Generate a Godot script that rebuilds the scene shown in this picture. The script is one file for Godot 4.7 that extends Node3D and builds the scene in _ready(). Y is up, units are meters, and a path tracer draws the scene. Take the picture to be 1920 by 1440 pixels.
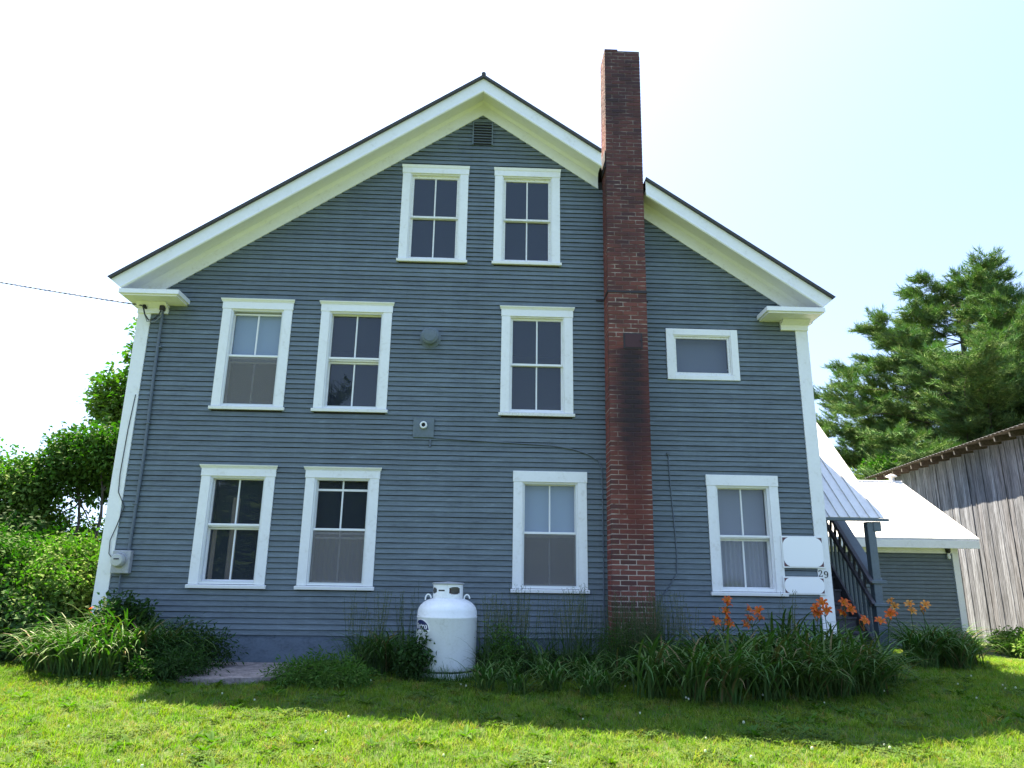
extends Node3D
# A blue-grey clapboard gable house with a brick chimney, seen from its lawn. Metres, y up, front wall on z = 0, x = 0 at its corner board.

const GROUND_SLOPE := 0.05
const WALL_W := 9.7
const PITCH := 0.685          # roof rise over run
const APEX_X := 4.838
const RIDGE_Y := 8.62        # top of the rake at the ridge
const COURSE := 0.070         # clapboard exposure
const CLAP_Y0 := 0.36

var M := {}
var counts := {}
var house: Node3D

# ---------------------------------------------------------------- mesh helpers
class MB:
	var v := PackedVector3Array()
	var n := PackedVector3Array()
	var c := PackedColorArray()
	var u := PackedVector2Array()
	var col := Color(1, 1, 1)
	func vert(p: Vector3, nn: Vector3, cc: Color, uv := Vector2.ZERO) -> void:
		v.append(p); n.append(nn); c.append(cc); u.append(uv)
	# a, b, d run counter-clockwise seen from outside
	func tri(a: Vector3, b: Vector3, d: Vector3) -> void:
		var nn := (b - a).cross(d - a).normalized()
		vert(a, nn, col); vert(d, nn, col); vert(b, nn, col)
	func quad(a: Vector3, b: Vector3, d: Vector3, e: Vector3) -> void:
		var nn := (d - a).cross(e - b).normalized()
		vert(a, nn, col, Vector2(0, 1)); vert(d, nn, col, Vector2(1, 0)); vert(b, nn, col, Vector2(1, 1))
		vert(a, nn, col, Vector2(0, 1)); vert(e, nn, col, Vector2(0, 0)); vert(d, nn, col, Vector2(1, 0))
	func squad(a: Vector3, b: Vector3, d: Vector3, e: Vector3, na: Vector3, nb: Vector3, nd: Vector3, ne: Vector3) -> void:
		vert(a, na, col); vert(d, nd, col); vert(b, nb, col)
		vert(a, na, col); vert(e, ne, col); vert(d, nd, col)
	func box(p: Vector3, q: Vector3) -> void:
		xbox(Transform3D.IDENTITY, p, q)
	func xbox(t: Transform3D, p: Vector3, q: Vector3) -> void:
		var a := t * Vector3(p.x, p.y, q.z); var b := t * Vector3(q.x, p.y, q.z); var d := t * Vector3(q.x, q.y, q.z); var e := t * Vector3(p.x, q.y, q.z)
		var f := t * Vector3(p.x, p.y, p.z); var g := t * Vector3(q.x, p.y, p.z); var h := t * Vector3(q.x, q.y, p.z); var i := t * Vector3(p.x, q.y, p.z)
		quad(a, b, d, e); quad(g, f, i, h); quad(f, a, e, i); quad(b, g, h, d); quad(e, d, h, i); quad(f, g, b, a)
	# box with chamfered edges
	func cbox(p: Vector3, q: Vector3, k: float) -> void:
		xcbox(Transform3D.IDENTITY, p, q, k)
	func xcbox(t: Transform3D, p: Vector3, q: Vector3, k: float) -> void:
		k = minf(k, 0.45 * minf(q.x - p.x, minf(q.y - p.y, q.z - p.z)))
		var s := [p, q]
		var P := func(ix: int, iy: int, iz: int, ax: int) -> Vector3:
			var r := Vector3(s[ix].x, s[iy].y, s[iz].z)
			var d := Vector3(k if ix == 0 else -k, k if iy == 0 else -k, k if iz == 0 else -k)
			d[ax] = 0.0
			return t * (r + d)
		# faces
		quad(P.call(0, 0, 1, 2), P.call(1, 0, 1, 2), P.call(1, 1, 1, 2), P.call(0, 1, 1, 2))
		quad(P.call(1, 0, 0, 2), P.call(0, 0, 0, 2), P.call(0, 1, 0, 2), P.call(1, 1, 0, 2))
		quad(P.call(0, 0, 0, 0), P.call(0, 0, 1, 0), P.call(0, 1, 1, 0), P.call(0, 1, 0, 0))
		quad(P.call(1, 0, 1, 0), P.call(1, 0, 0, 0), P.call(1, 1, 0, 0), P.call(1, 1, 1, 0))
		quad(P.call(0, 1, 1, 1), P.call(1, 1, 1, 1), P.call(1, 1, 0, 1), P.call(0, 1, 0, 1))
		quad(P.call(0, 0, 0, 1), P.call(1, 0, 0, 1), P.call(1, 0, 1, 1), P.call(0, 0, 1, 1))
		# edges along x, y, z
		quad(P.call(0, 0, 1, 1), P.call(1, 0, 1, 1), P.call(1, 0, 1, 2), P.call(0, 0, 1, 2))
		quad(P.call(0, 1, 1, 2), P.call(1, 1, 1, 2), P.call(1, 1, 1, 1), P.call(0, 1, 1, 1))
		quad(P.call(0, 0, 0, 2), P.call(1, 0, 0, 2), P.call(1, 0, 0, 1), P.call(0, 0, 0, 1))
		quad(P.call(0, 1, 0, 1), P.call(1, 1, 0, 1), P.call(1, 1, 0, 2), P.call(0, 1, 0, 2))
		quad(P.call(0, 0, 1, 0), P.call(0, 0, 1, 2), P.call(0, 1, 1, 2), P.call(0, 1, 1, 0))
		quad(P.call(1, 0, 1, 2), P.call(1, 0, 1, 0), P.call(1, 1, 1, 0), P.call(1, 1, 1, 2))
		quad(P.call(0, 0, 0, 2), P.call(0, 0, 0, 0), P.call(0, 1, 0, 0), P.call(0, 1, 0, 2))
		quad(P.call(1, 0, 0, 0), P.call(1, 0, 0, 2), P.call(1, 1, 0, 2), P.call(1, 1, 0, 0))
		quad(P.call(0, 0, 0, 0), P.call(0, 0, 0, 1), P.call(0, 0, 1, 1), P.call(0, 0, 1, 0))
		quad(P.call(1, 0, 1, 0), P.call(1, 0, 1, 1), P.call(1, 0, 0, 1), P.call(1, 0, 0, 0))
		quad(P.call(0, 1, 1, 0), P.call(0, 1, 1, 1), P.call(0, 1, 0, 1), P.call(0, 1, 0, 0))
		quad(P.call(1, 1, 0, 0), P.call(1, 1, 0, 1), P.call(1, 1, 1, 1), P.call(1, 1, 1, 0))
		for ix in 2:
			for iy in 2:
				for iz in 2:
					var a = P.call(ix, iy, iz, 0); var b = P.call(ix, iy, iz, 1); var d = P.call(ix, iy, iz, 2)
					if (ix + iy + iz) % 2 == 1: tri(a, b, d)
					else: tri(a, d, b)
	# prism: polygon in the xy plane (counter-clockwise seen from +z) from z0 to z1, placed by t
	func prism(poly: PackedVector2Array, z0: float, z1: float, t := Transform3D.IDENTITY) -> void:
		var ix := Geometry2D.triangulate_polygon(poly)
		for k in range(0, ix.size(), 3):
			var a := poly[ix[k]]; var b := poly[ix[k + 1]]; var d := poly[ix[k + 2]]
			if (b - a).cross(d - a) < 0: var tmp := b; b = d; d = tmp
			tri(t * Vector3(a.x, a.y, z1), t * Vector3(b.x, b.y, z1), t * Vector3(d.x, d.y, z1))
			tri(t * Vector3(a.x, a.y, z0), t * Vector3(d.x, d.y, z0), t * Vector3(b.x, b.y, z0))
		for k in poly.size():
			var a := poly[k]; var b := poly[(k + 1) % poly.size()]
			quad(t * Vector3(a.x, a.y, z0), t * Vector3(b.x, b.y, z0), t * Vector3(b.x, b.y, z1), t * Vector3(a.x, a.y, z1))
	# tube through points
	func tube(pts: PackedVector3Array, r0: float, r1: float, sides := 7) -> void:
		var m := pts.size()
		if m < 2: return
		var rings := []
		var side := Vector3.ZERO
		for k in m:
			var d := (pts[mini(k + 1, m - 1)] - pts[maxi(k - 1, 0)]).normalized()
			if side == Vector3.ZERO: side = d.cross(Vector3(0.31, 0.2, 0.93)).normalized()
			side = (side - d * side.dot(d)).normalized()
			var up := d.cross(side)
			var r := lerpf(r0, r1, float(k) / (m - 1))
			var ring := []
			for j in sides:
				var w := TAU * j / sides
				var nn := side * cos(w) + up * sin(w)
				ring.append([pts[k] + nn * r, nn])
			rings.append(ring)
		for k in m - 1:
			for j in sides:
				var a = rings[k][j]; var b = rings[k][(j + 1) % sides]; var d = rings[k + 1][(j + 1) % sides]; var e = rings[k + 1][j]
				squad(a[0], b[0], d[0], e[0], a[1], b[1], d[1], e[1])
		for j in range(1, sides - 1):
			tri(rings[0][0][0], rings[0][j + 1][0], rings[0][j][0])
			tri(rings[m - 1][0][0], rings[m - 1][j][0], rings[m - 1][j + 1][0])
	# lathe about the y axis of t; profile = (radius, y) from bottom to top
	func lathe(prof: PackedVector2Array, seg: int, t := Transform3D.IDENTITY, a0 := 0.0, a1 := TAU) -> void:
		for k in prof.size() - 1:
			var p := prof[k]; var q := prof[k + 1]
			var d := (q - p).normalized()
			var pn := Vector2(d.y, -d.x); var qn := pn
			if k > 0:
				var d0 := (p - prof[k - 1]).normalized()
				if d0.dot(d) > 0.75: pn = (Vector2(d0.y, -d0.x) + pn).normalized()
			if k < prof.size() - 2:
				var d2 := (prof[k + 2] - q).normalized()
				if d2.dot(d) > 0.75: qn = (Vector2(d2.y, -d2.x) + qn).normalized()
			for j in seg:
				var w0 := lerpf(a0, a1, float(j) / seg); var w1 := lerpf(a0, a1, float(j + 1) / seg)
				var e0 := Vector3(sin(w0), 0, cos(w0)); var e1 := Vector3(sin(w1), 0, cos(w1))
				squad(t * (e0 * p.x + Vector3(0, p.y, 0)), t * (e1 * p.x + Vector3(0, p.y, 0)), t * (e1 * q.x + Vector3(0, q.y, 0)), t * (e0 * q.x + Vector3(0, q.y, 0)),
					t.basis * (e0 * pn.x + Vector3(0, pn.y, 0)), t.basis * (e1 * pn.x + Vector3(0, pn.y, 0)), t.basis * (e1 * qn.x + Vector3(0, qn.y, 0)), t.basis * (e0 * qn.x + Vector3(0, qn.y, 0)))
	func mesh() -> ArrayMesh:
		var a := []
		a.resize(Mesh.ARRAY_MAX)
		a[Mesh.ARRAY_VERTEX] = v; a[Mesh.ARRAY_NORMAL] = n; a[Mesh.ARRAY_COLOR] = c; a[Mesh.ARRAY_TEX_UV] = u
		var m := ArrayMesh.new()
		m.add_surface_from_arrays(Mesh.PRIMITIVE_TRIANGLES, a)
		return m

func numbered(parent: Node, called: String) -> String:
	var key := str(parent.get_instance_id()) + called
	var k: int = counts.get(key, 0)
	counts[key] = k + 1
	return called if k == 0 else "%s_%03d" % [called, k]

func obj(mesh: Mesh, called: String, mat: Material, parent: Node = self) -> MeshInstance3D:
	var o := MeshInstance3D.new()
	o.mesh = mesh
	o.material_override = mat
	o.name = numbered(parent, called)
	o.cast_shadow = GeometryInstance3D.SHADOW_CASTING_SETTING_ON
	parent.add_child(o, true)
	return o

func put(mb: MB, called: String, mat: Material, parent: Node = self) -> MeshInstance3D:
	return obj(mb.mesh(), called, mat, parent)

func node(called: String, parent: Node = self, at := Vector3.ZERO, turn := 0.0) -> Node3D:
	var o := Node3D.new()
	o.name = numbered(parent, called)
	parent.add_child(o, true)
	o.position = at; o.rotation.y = turn
	return o

func tag(o: Node, label: String, category: String, group := "", kind := "") -> Node:
	if label: o.set_meta("label", label)
	if category: o.set_meta("category", category)
	if group: o.set_meta("group", group)
	if kind: o.set_meta("kind", kind)
	return o

func thing(called: String, label: String, category: String, at := Vector3.ZERO, turn := 0.0, group := "") -> Node3D:
	var o := node(called, self, at, turn)
	tag(o, label, category, group)
	return o

func scatter(mesh: Mesh, mat: Material, xf: Array, cols: Array, called: String, parent: Node = self) -> MultiMeshInstance3D:
	var mm := MultiMesh.new()
	mm.transform_format = MultiMesh.TRANSFORM_3D
	mm.use_colors = true
	mm.mesh = mesh
	mm.instance_count = xf.size()
	for k in xf.size():
		mm.set_instance_transform(k, xf[k]); mm.set_instance_color(k, cols[k])
	var o := MultiMeshInstance3D.new()
	o.multimesh = mm
	o.material_override = mat
	o.name = numbered(parent, called)
	o.set_meta("kind", "stuff")
	parent.add_child(o, true)
	return o

# ---------------------------------------------------------------- materials
func lin(r: float, g: float, b: float) -> Color:
	return Color(r, g, b).linear_to_srgb()

func noise_image(seed_: int, freq: float, size: int, octaves := 4) -> Image:
	var f := FastNoiseLite.new()
	f.seed = seed_; f.frequency = freq; f.fractal_octaves = octaves; f.noise_type = FastNoiseLite.TYPE_SIMPLEX_SMOOTH
	return f.get_seamless_image(size, size)

# colour texture from two noises through a list of linear colours
func ramp_tex(stops: Array, a: Image, b: Image, mixb: float, speck := 0.0, seed_ := 1) -> ImageTexture:
	var w := a.get_width()
	var im := Image.create(w, w, true, Image.FORMAT_RGB8)
	var rng := RandomNumberGenerator.new(); rng.seed = seed_
	for y in w:
		for x in w:
			var t := lerpf(a.get_pixel(x, y).r, b.get_pixel(x, y).r, mixb) + (rng.randf() - 0.5) * speck
			t = clampf((t - 0.2) / 0.6, 0.0, 0.9999) * (stops.size() - 1)
			var k := int(t)
			var c: Color = (stops[k] as Color).lerp(stops[k + 1], t - k)
			im.set_pixel(x, y, c.linear_to_srgb())
	im.generate_mipmaps()
	return ImageTexture.create_from_image(im)

func mat(col: Color, rough := 0.7, metal := 0.0) -> StandardMaterial3D:
	var m := StandardMaterial3D.new()
	m.albedo_color = col; m.roughness = rough; m.metallic = metal
	return m

func tri_mat(tex: Texture2D, scale: Vector3, rough := 0.7, bump: Texture2D = null, bump_scale := 0.2) -> StandardMaterial3D:
	var m := StandardMaterial3D.new()
	m.albedo_texture = tex; m.roughness = rough
	m.uv1_triplanar = true; m.uv1_world_triplanar = true; m.uv1_scale = scale
	if bump:
		m.heightmap_enabled = true; m.heightmap_texture = bump; m.heightmap_scale = bump_scale
	return m

func vc_mat(rough := 0.8, back := Color.BLACK) -> StandardMaterial3D:
	var m := StandardMaterial3D.new()
	m.vertex_color_use_as_albedo = true; m.roughness = rough
	m.cull_mode = BaseMaterial3D.CULL_DISABLED
	if back != Color.BLACK:
		m.backlight_enabled = true; m.backlight = back
	return m

func make_materials() -> void:
	var n1 := noise_image(11, 0.012, 512); var n2 := noise_image(12, 0.06, 512); var n3 := noise_image(13, 0.2, 512, 2)
	var hb := ImageTexture.create_from_image(n3)
	var hb2 := ImageTexture.create_from_image(n2)
	var claps := []
	for tone in [0.90, 1.0, 1.08, 0.96]:
		var ct: Color = Color(0.119, 0.151, 0.166) * tone
		claps.append(tri_mat(ramp_tex([ct * 0.62, ct * 0.90, ct, ct * 1.06, ct * 1.4], n1, n2, 0.5, 0.16, claps.size() + 40), Vector3(0.24, 1.7, 0.5), 0.6))
	M.claps = claps; M.clap = claps[1]
	M.skirt = tri_mat(ramp_tex([Color(0.07, 0.09, 0.11), Color(0.105, 0.135, 0.165), Color(0.12, 0.15, 0.185)], n1, n2, 0.5, 0.15), Vector3(0.6, 1.0, 0.5), 0.7, hb, 0.1)
	M.bluetrim = tri_mat(ramp_tex([Color(0.095, 0.122, 0.142), Color(0.115, 0.148, 0.168), Color(0.13, 0.16, 0.185)], n1, n2, 0.5, 0.1), Vector3(0.7, 0.7, 0.7), 0.55)
	M.trim = tri_mat(ramp_tex([Color(0.70, 0.69, 0.66), Color(0.775, 0.775, 0.76), Color(0.79, 0.79, 0.78), Color(0.80, 0.80, 0.79), Color(0.82, 0.82, 0.81)], n1, n2, 0.5, 0.08), Vector3(0.5, 0.5, 0.5), 0.5, hb, 0.03)
	M.oldtrim = tri_mat(ramp_tex([Color(0.42, 0.39, 0.34), Color(0.70, 0.69, 0.66), Color(0.77, 0.77, 0.75), Color(0.80, 0.80, 0.78), Color(0.80, 0.80, 0.78)], n2, n3, 0.5, 0.1), Vector3(0.9, 0.9, 0.9), 0.6, hb, 0.12)
	M.alu = mat(lin(0.62, 0.64, 0.64), 0.4)
	M.shingle = tri_mat(ramp_tex([Color(0.03, 0.03, 0.035), Color(0.055, 0.055, 0.06), Color(0.08, 0.08, 0.085)], n2, n3, 0.5, 0.2), Vector3(1, 1, 1), 0.9)
	M.metalroof = tri_mat(ramp_tex([Color(0.58, 0.565, 0.54), Color(0.74, 0.72, 0.69), Color(0.77, 0.75, 0.72)], n1, n2, 0.4, 0.06), Vector3(0.4, 0.4, 0.4), 0.38)
	M.brick = vc_mat(0.85)
	M.brick.cull_mode = BaseMaterial3D.CULL_BACK
	M.brick.heightmap_enabled = true; M.brick.heightmap_texture = hb; M.brick.heightmap_scale = 0.25
	M.brick.uv1_triplanar = true; M.brick.uv1_world_triplanar = true; M.brick.uv1_scale = Vector3(3, 3, 3)
	M.brick.albedo_texture = ramp_tex([Color(0.55, 0.55, 0.55), Color(0.85, 0.83, 0.82), Color(1, 1, 1), Color(1, 1, 1)], n2, n3, 0.5, 0.3)
	M.iron = mat(lin(0.035, 0.03, 0.032), 0.65, 0.3)
	M.black = mat(lin(0.012, 0.012, 0.013), 0.6)
	M.darkcable = mat(lin(0.03, 0.032, 0.038), 0.6)
	M.greycable = mat(lin(0.20, 0.215, 0.23), 0.6)
	M.paintcable = mat(lin(0.10, 0.125, 0.155), 0.6)
	M.meterbox = tri_mat(ramp_tex([Color(0.27, 0.28, 0.29), Color(0.36, 0.37, 0.38), Color(0.40, 0.41, 0.42)], n1, n2, 0.5, 0.08), Vector3(2, 2, 2), 0.45)
	M.meterface = mat(lin(0.45, 0.46, 0.44), 0.3)
	M.white = tri_mat(ramp_tex([Color(0.68, 0.68, 0.66), Color(0.80, 0.81, 0.80), Color(0.83, 0.84, 0.84), Color(0.84, 0.85, 0.85)], n1, n2, 0.5, 0.05), Vector3(0.9, 0.9, 0.9), 0.32)
	M.signwhite = mat(lin(0.88, 0.88, 0.88), 0.35)
	M.maroon = mat(lin(0.10, 0.03, 0.045), 0.5)
	M.navy = mat(lin(0.012, 0.02, 0.09), 0.4)
	M.lettering = mat(lin(0.02, 0.02, 0.022), 0.4)
	M.room = mat(lin(0.025, 0.024, 0.024), 0.9)
	M.floorwood = mat(lin(0.05, 0.033, 0.022), 0.7)
	M.skyblind = mat(lin(0.20, 0.27, 0.34), 0.8)  # sky blue mirrored by the panes is put into this colour
	M.curtain = tri_mat(ramp_tex([Color(0.13, 0.10, 0.075), Color(0.19, 0.15, 0.115), Color(0.23, 0.19, 0.15)], n1, n2, 0.4, 0.05), Vector3(6, 0.3, 6), 0.9)
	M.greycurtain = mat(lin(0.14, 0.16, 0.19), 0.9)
	M.dimshade = mat(lin(0.075, 0.09, 0.115), 0.9)
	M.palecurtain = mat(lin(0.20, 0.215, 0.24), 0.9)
	M.glass = StandardMaterial3D.new()
	M.glass.transparency = BaseMaterial3D.TRANSPARENCY_ALPHA
	M.glass.albedo_color = Color(0.75, 0.82, 0.9, 0.05); M.glass.roughness = 0.0; M.glass.metallic_specular = 0.9
	M.glass.cull_mode = BaseMaterial3D.CULL_DISABLED
	M.screen = StandardMaterial3D.new()
	M.screen.transparency = BaseMaterial3D.TRANSPARENCY_ALPHA
	M.screen.albedo_color = Color(lin(0.21, 0.20, 0.195), 0.5); M.screen.roughness = 1.0; M.screen.metallic_specular = 0.0
	M.screen.cull_mode = BaseMaterial3D.CULL_DISABLED
	M.slab = tri_mat(ramp_tex([Color(0.10, 0.085, 0.08), Color(0.20, 0.165, 0.155), Color(0.27, 0.225, 0.21), Color(0.36, 0.31, 0.29)], n1, n2, 0.5, 0.2), Vector3(0.8, 0.8, 0.8), 0.9, hb2, 0.8)
	M.soil = tri_mat(ramp_tex([Color(0.03, 0.045, 0.014), Color(0.055, 0.085, 0.018), Color(0.08, 0.115, 0.022)], n1, n2, 0.5, 0.3), Vector3(0.5, 0.5, 0.5), 1.0)
	var wood := []
	for tone in [[0.075, 0.076, 0.084], [0.098, 0.099, 0.108], [0.122, 0.123, 0.133], [0.088, 0.086, 0.092]]:
		var t := Color(tone[0] * 0.94, tone[1] * 1.0, tone[2] * 1.12) * 1.3
		wood.append(tri_mat(ramp_tex([t * 0.10, t * 0.45, t, t * 1.5, t * 2.2], n2, n3, 0.4, 0.2, wood.size() + 5), Vector3(0.8, 0.035, 0.8), 0.9, hb2, 0.5))
	M.barnwood = wood
	M.darkwood = tri_mat(ramp_tex([Color(0.05, 0.035, 0.03), Color(0.10, 0.075, 0.065), Color(0.14, 0.11, 0.09)], n1, n2, 0.5, 0.15), Vector3(1.5, 1.5, 1.5), 0.9)
	M.tailwood = mat(lin(0.30, 0.27, 0.24), 0.9)
	M.porchwood = tri_mat(ramp_tex([Color(0.055, 0.05, 0.055), Color(0.085, 0.08, 0.09), Color(0.11, 0.105, 0.12)], n1, n2, 0.5, 0.15), Vector3(1.5, 1.5, 1.5), 0.7)
	M.bark = tri_mat(ramp_tex([Color(0.035, 0.03, 0.025), Color(0.085, 0.075, 0.065), Color(0.14, 0.125, 0.11)], n2, n3, 0.4, 0.1), Vector3(2, 0.6, 2), 0.95, hb2, 1.0)
	M.leaf = vc_mat(0.7, Color(0.5, 0.75, 0.18))
	M.needle = vc_mat(0.8, Color(0.35, 0.5, 0.12))
	M.blade = vc_mat(0.75, Color(0.80, 0.95, 0.12))
	M.strap = vc_mat(0.55, Color(0.45, 0.7, 0.12)); M.strap.metallic_specular = 0.3
	M.petal = vc_mat(0.6, Color(0.9, 0.4, 0.1))
	for m in [M.leaf, M.needle, M.blade]: m.metallic_specular = 0.2

# ---------------------------------------------------------------- ground
func ground_y(x: float, z: float) -> float:
	var y := -GROUND_SLOPE * maxf(0.0, z - 1.0)
	y -= 0.17 * smoothstep(10.8, 14.5, x) * smoothstep(0.5, -4.5, z)
	y += 0.05 * smoothstep(1.2, -0.3, z) * smoothstep(12.0, 10.0, x)
	if z > 14.0: y += GROUND_SLOPE * (z - 14.0)
	return y

func make_sky() -> Sky:
	var w := 512; var h := 256
	var im := Image.create(w, h, false, Image.FORMAT_RGBF)
	var sun := -SUN_DIR.normalized()
	for y in h:
		var el := (0.5 - (y + 0.5) / h) * PI
		for x in w:
			var az := (x + 0.5) / w * TAU
			var d := Vector3(sin(az) * cos(el), sin(el), -cos(az) * cos(el))
			var g := acos(clampf(d.dot(sun), -1, 1))
			var t := pow(1.0 - maxf(0.0, sin(el)), 3.0)
			var c := Vector3(0.048, 0.102, 0.235).lerp(Vector3(0.195, 0.268, 0.39), t)
			c += Vector3(1.0, 1.0, 0.98) * (0.75 * exp(-g * 3.4) + 0.20 * exp(-g * 1.3))
			if el < 0: c = Vector3(0.12, 0.14, 0.10)
			im.set_pixel(x, y, Color(c.x, c.y, c.z))
	var pm := PanoramaSkyMaterial.new()
	pm.panorama = ImageTexture.create_from_image(im)
	var s := Sky.new()
	s.sky_material = pm
	return s

const SUN_DIR := Vector3(0.385, -1.0, 0.40)

func setup_view() -> void:
	var cam := Camera3D.new()
	cam.name = "camera"
	cam.fov = 2.0 * rad_to_deg(atan(720.0 / 1349.86))
	cam.near = 0.05; cam.far = 2000.0
	add_child(cam)
	cam.position = Vector3(5.017, 1.0917, 9.919)
	cam.basis = Basis.from_euler(Vector3(0.26559, -0.034573, 0.014831))
	cam.current = true
	var e := Environment.new()
	e.background_mode = Environment.BG_SKY
	e.sky = make_sky()
	e.background_energy_multiplier = 1.0
	e.tonemap_mode = Environment.TONE_MAPPER_LINEAR
	e.tonemap_exposure = 5.4
	e.sdfgi_enabled = true; e.ssao_enabled = true; e.ssil_enabled = true
	var we := WorldEnvironment.new()
	we.name = "environment"; we.environment = e
	add_child(we)
	var sun := DirectionalLight3D.new()
	sun.name = "sun"
	sun.light_energy = 1.6; sun.light_angular_distance = 0.53
	sun.light_color = Color(1.0, 0.94, 0.82)
	sun.shadow_enabled = true
	add_child(sun)
	sun.basis = Basis.looking_at(SUN_DIR.normalized())

# ---------------------------------------------------------------- house
func roof_y(x: float) -> float:
	return RIDGE_Y - PITCH * absf(x - APEX_X)

# a moulding with section poly (x = drop below the rake line, y = z) that follows the rake from xa to xb; ka, kb lean the end cuts
func rake_piece(sec: PackedVector2Array, xa: float, xb: float, ka: float, kb: float, called: String, m: Material, parent: Node) -> void:
	var b := MB.new()
	var A := []; var B := []
	for p in sec:
		var x0 := xa + ka * p.x; var x1 := xb + kb * p.x
		A.append(Vector3(x0, roof_y(x0) - p.x, p.y)); B.append(Vector3(x1, roof_y(x1) - p.x, p.y))
	var steps := int(maxf(2.0, absf(xb - xa) / 0.5))
	var k := sec.size()
	for i in k:
		var j := (i + 1) % k
		for s in steps:
			var t0 := float(s) / steps; var t1 := float(s + 1) / steps
			b.quad(A[i].lerp(B[i], t0), A[j].lerp(B[j], t0), A[j].lerp(B[j], t1), A[i].lerp(B[i], t1))
	for i in range(1, k - 1):
		b.tri(A[0], A[i + 1], A[i]); b.tri(B[0], B[i], B[i + 1])
	put(b, called, m, parent)

func sec_box(d0: float, d1: float, z0: float, z1: float) -> PackedVector2Array:
	return PackedVector2Array([Vector2(d0, z0), Vector2(d1, z0), Vector2(d1, z1), Vector2(d0, z1)])

func rake(xa: float, xb: float, ka: float, kb: float, flip: bool) -> void:
	var r := node("rake_cornice", house)
	var parts := [
		[sec_box(-0.004, 0.044, 0.022, 0.430), "roof_edge", M.shingle],
		[sec_box(0.045, 0.238, 0.362, 0.388), "fascia", M.trim],
		[PackedVector2Array([Vector2(0.238, 0.355), Vector2(0.286, 0.355), Vector2(0.286, 0.394), Vector2(0.268, 0.404), Vector2(0.238, 0.398)]), "lip_moulding", M.trim],
		[sec_box(0.176, 0.198, 0.031, 0.361), "soffit", M.trim],
		[sec_box(0.199, 0.438, 0.0, 0.030), "frieze_board", M.trim],
		[PackedVector2Array([Vector2(0.199, 0.030), Vector2(0.245, 0.030), Vector2(0.199, 0.070)]), "bed_moulding", M.trim],
	]
	for p in parts:
		rake_piece(p[0], xa, xb, ka, kb, p[1], p[2], r)

var windows := [
	# x0, x1 (outer casing), sill bottom, header top, row look
	{"n": "L1", "x0": 1.170, "x1": 2.157, "y0": 0.93, "y1": 2.545},
	{"n": "L2", "x0": 2.570, "x1": 3.566, "y0": 0.93, "y1": 2.545},
	{"n": "L3", "x0": 5.401, "x1": 6.409, "y0": 0.93, "y1": 2.545},
	{"n": "L4", "x0": 8.079, "x1": 9.078, "y0": 0.93, "y1": 2.545},
	{"n": "M1", "x0": 1.171, "x1": 2.167, "y0": 3.321, "y1": 4.962},
	{"n": "M2", "x0": 2.581, "x1": 3.601, "y0": 3.321, "y1": 4.962},
	{"n": "M3", "x0": 5.195, "x1": 6.234, "y0": 3.321, "y1": 4.962},
	{"n": "A1", "x0": 3.635, "x1": 4.643, "y0": 5.630, "y1": 7.246},
	{"n": "A2", "x0": 5.049, "x1": 6.054, "y0": 5.630, "y1": 7.246},
	{"n": "S", "x0": 7.602, "x1": 8.660, "y0": 3.913, "y1": 4.687},
]

func spans(y: float, x0: float, x1: float, inset: float, yin := -1.0) -> Array:
	if yin < -0.5: yin = inset
	var cuts := []
	for w in windows:
		if y > w.y0 + yin and y < w.y1 - yin: cuts.append([w.x0 + inset, w.x1 - inset])
	cuts.sort_custom(func(a, b): return a[0] < b[0])
	var out := []
	var at := x0
	for c in cuts:
		if c[0] > at and c[0] < x1: out.append([at, c[0]])
		if c[1] > at: at = c[1]
	if at < x1: out.append([at, x1])
	return out.filter(func(s): return s[1] - s[0] > 0.03)

func clapboard_mesh(xa: float, xb: float, y: float, h: float, rng: RandomNumberGenerator) -> ArrayMesh:
	var b := MB.new()
	var steps := maxi(1, int((xb - xa) / 0.55))
	var prev := []
	for s in steps + 1:
		var x := lerpf(xa, xb, float(s) / steps)
		var j := rng.randf_range(-0.0026, 0.0026)
		var jz := rng.randf_range(-0.0022, 0.0016)
		var ring := [Vector3(x, y + j, 0.0240 + jz), Vector3(x, y + h - 0.0065 + j, 0.0085), Vector3(x, y + h - 0.0065 + j, -0.0015), Vector3(x, y + 0.0030 + j, -0.0015)]
		if s > 0:
			for q in 4: b.quad(prev[q], ring[q], ring[(q + 1) % 4], prev[(q + 1) % 4])
		else:
			b.quad(ring[0], ring[1], ring[2], ring[3])
		if s == steps: b.quad(ring[3], ring[2], ring[1], ring[0])
		prev = ring
	return b.mesh()

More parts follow.
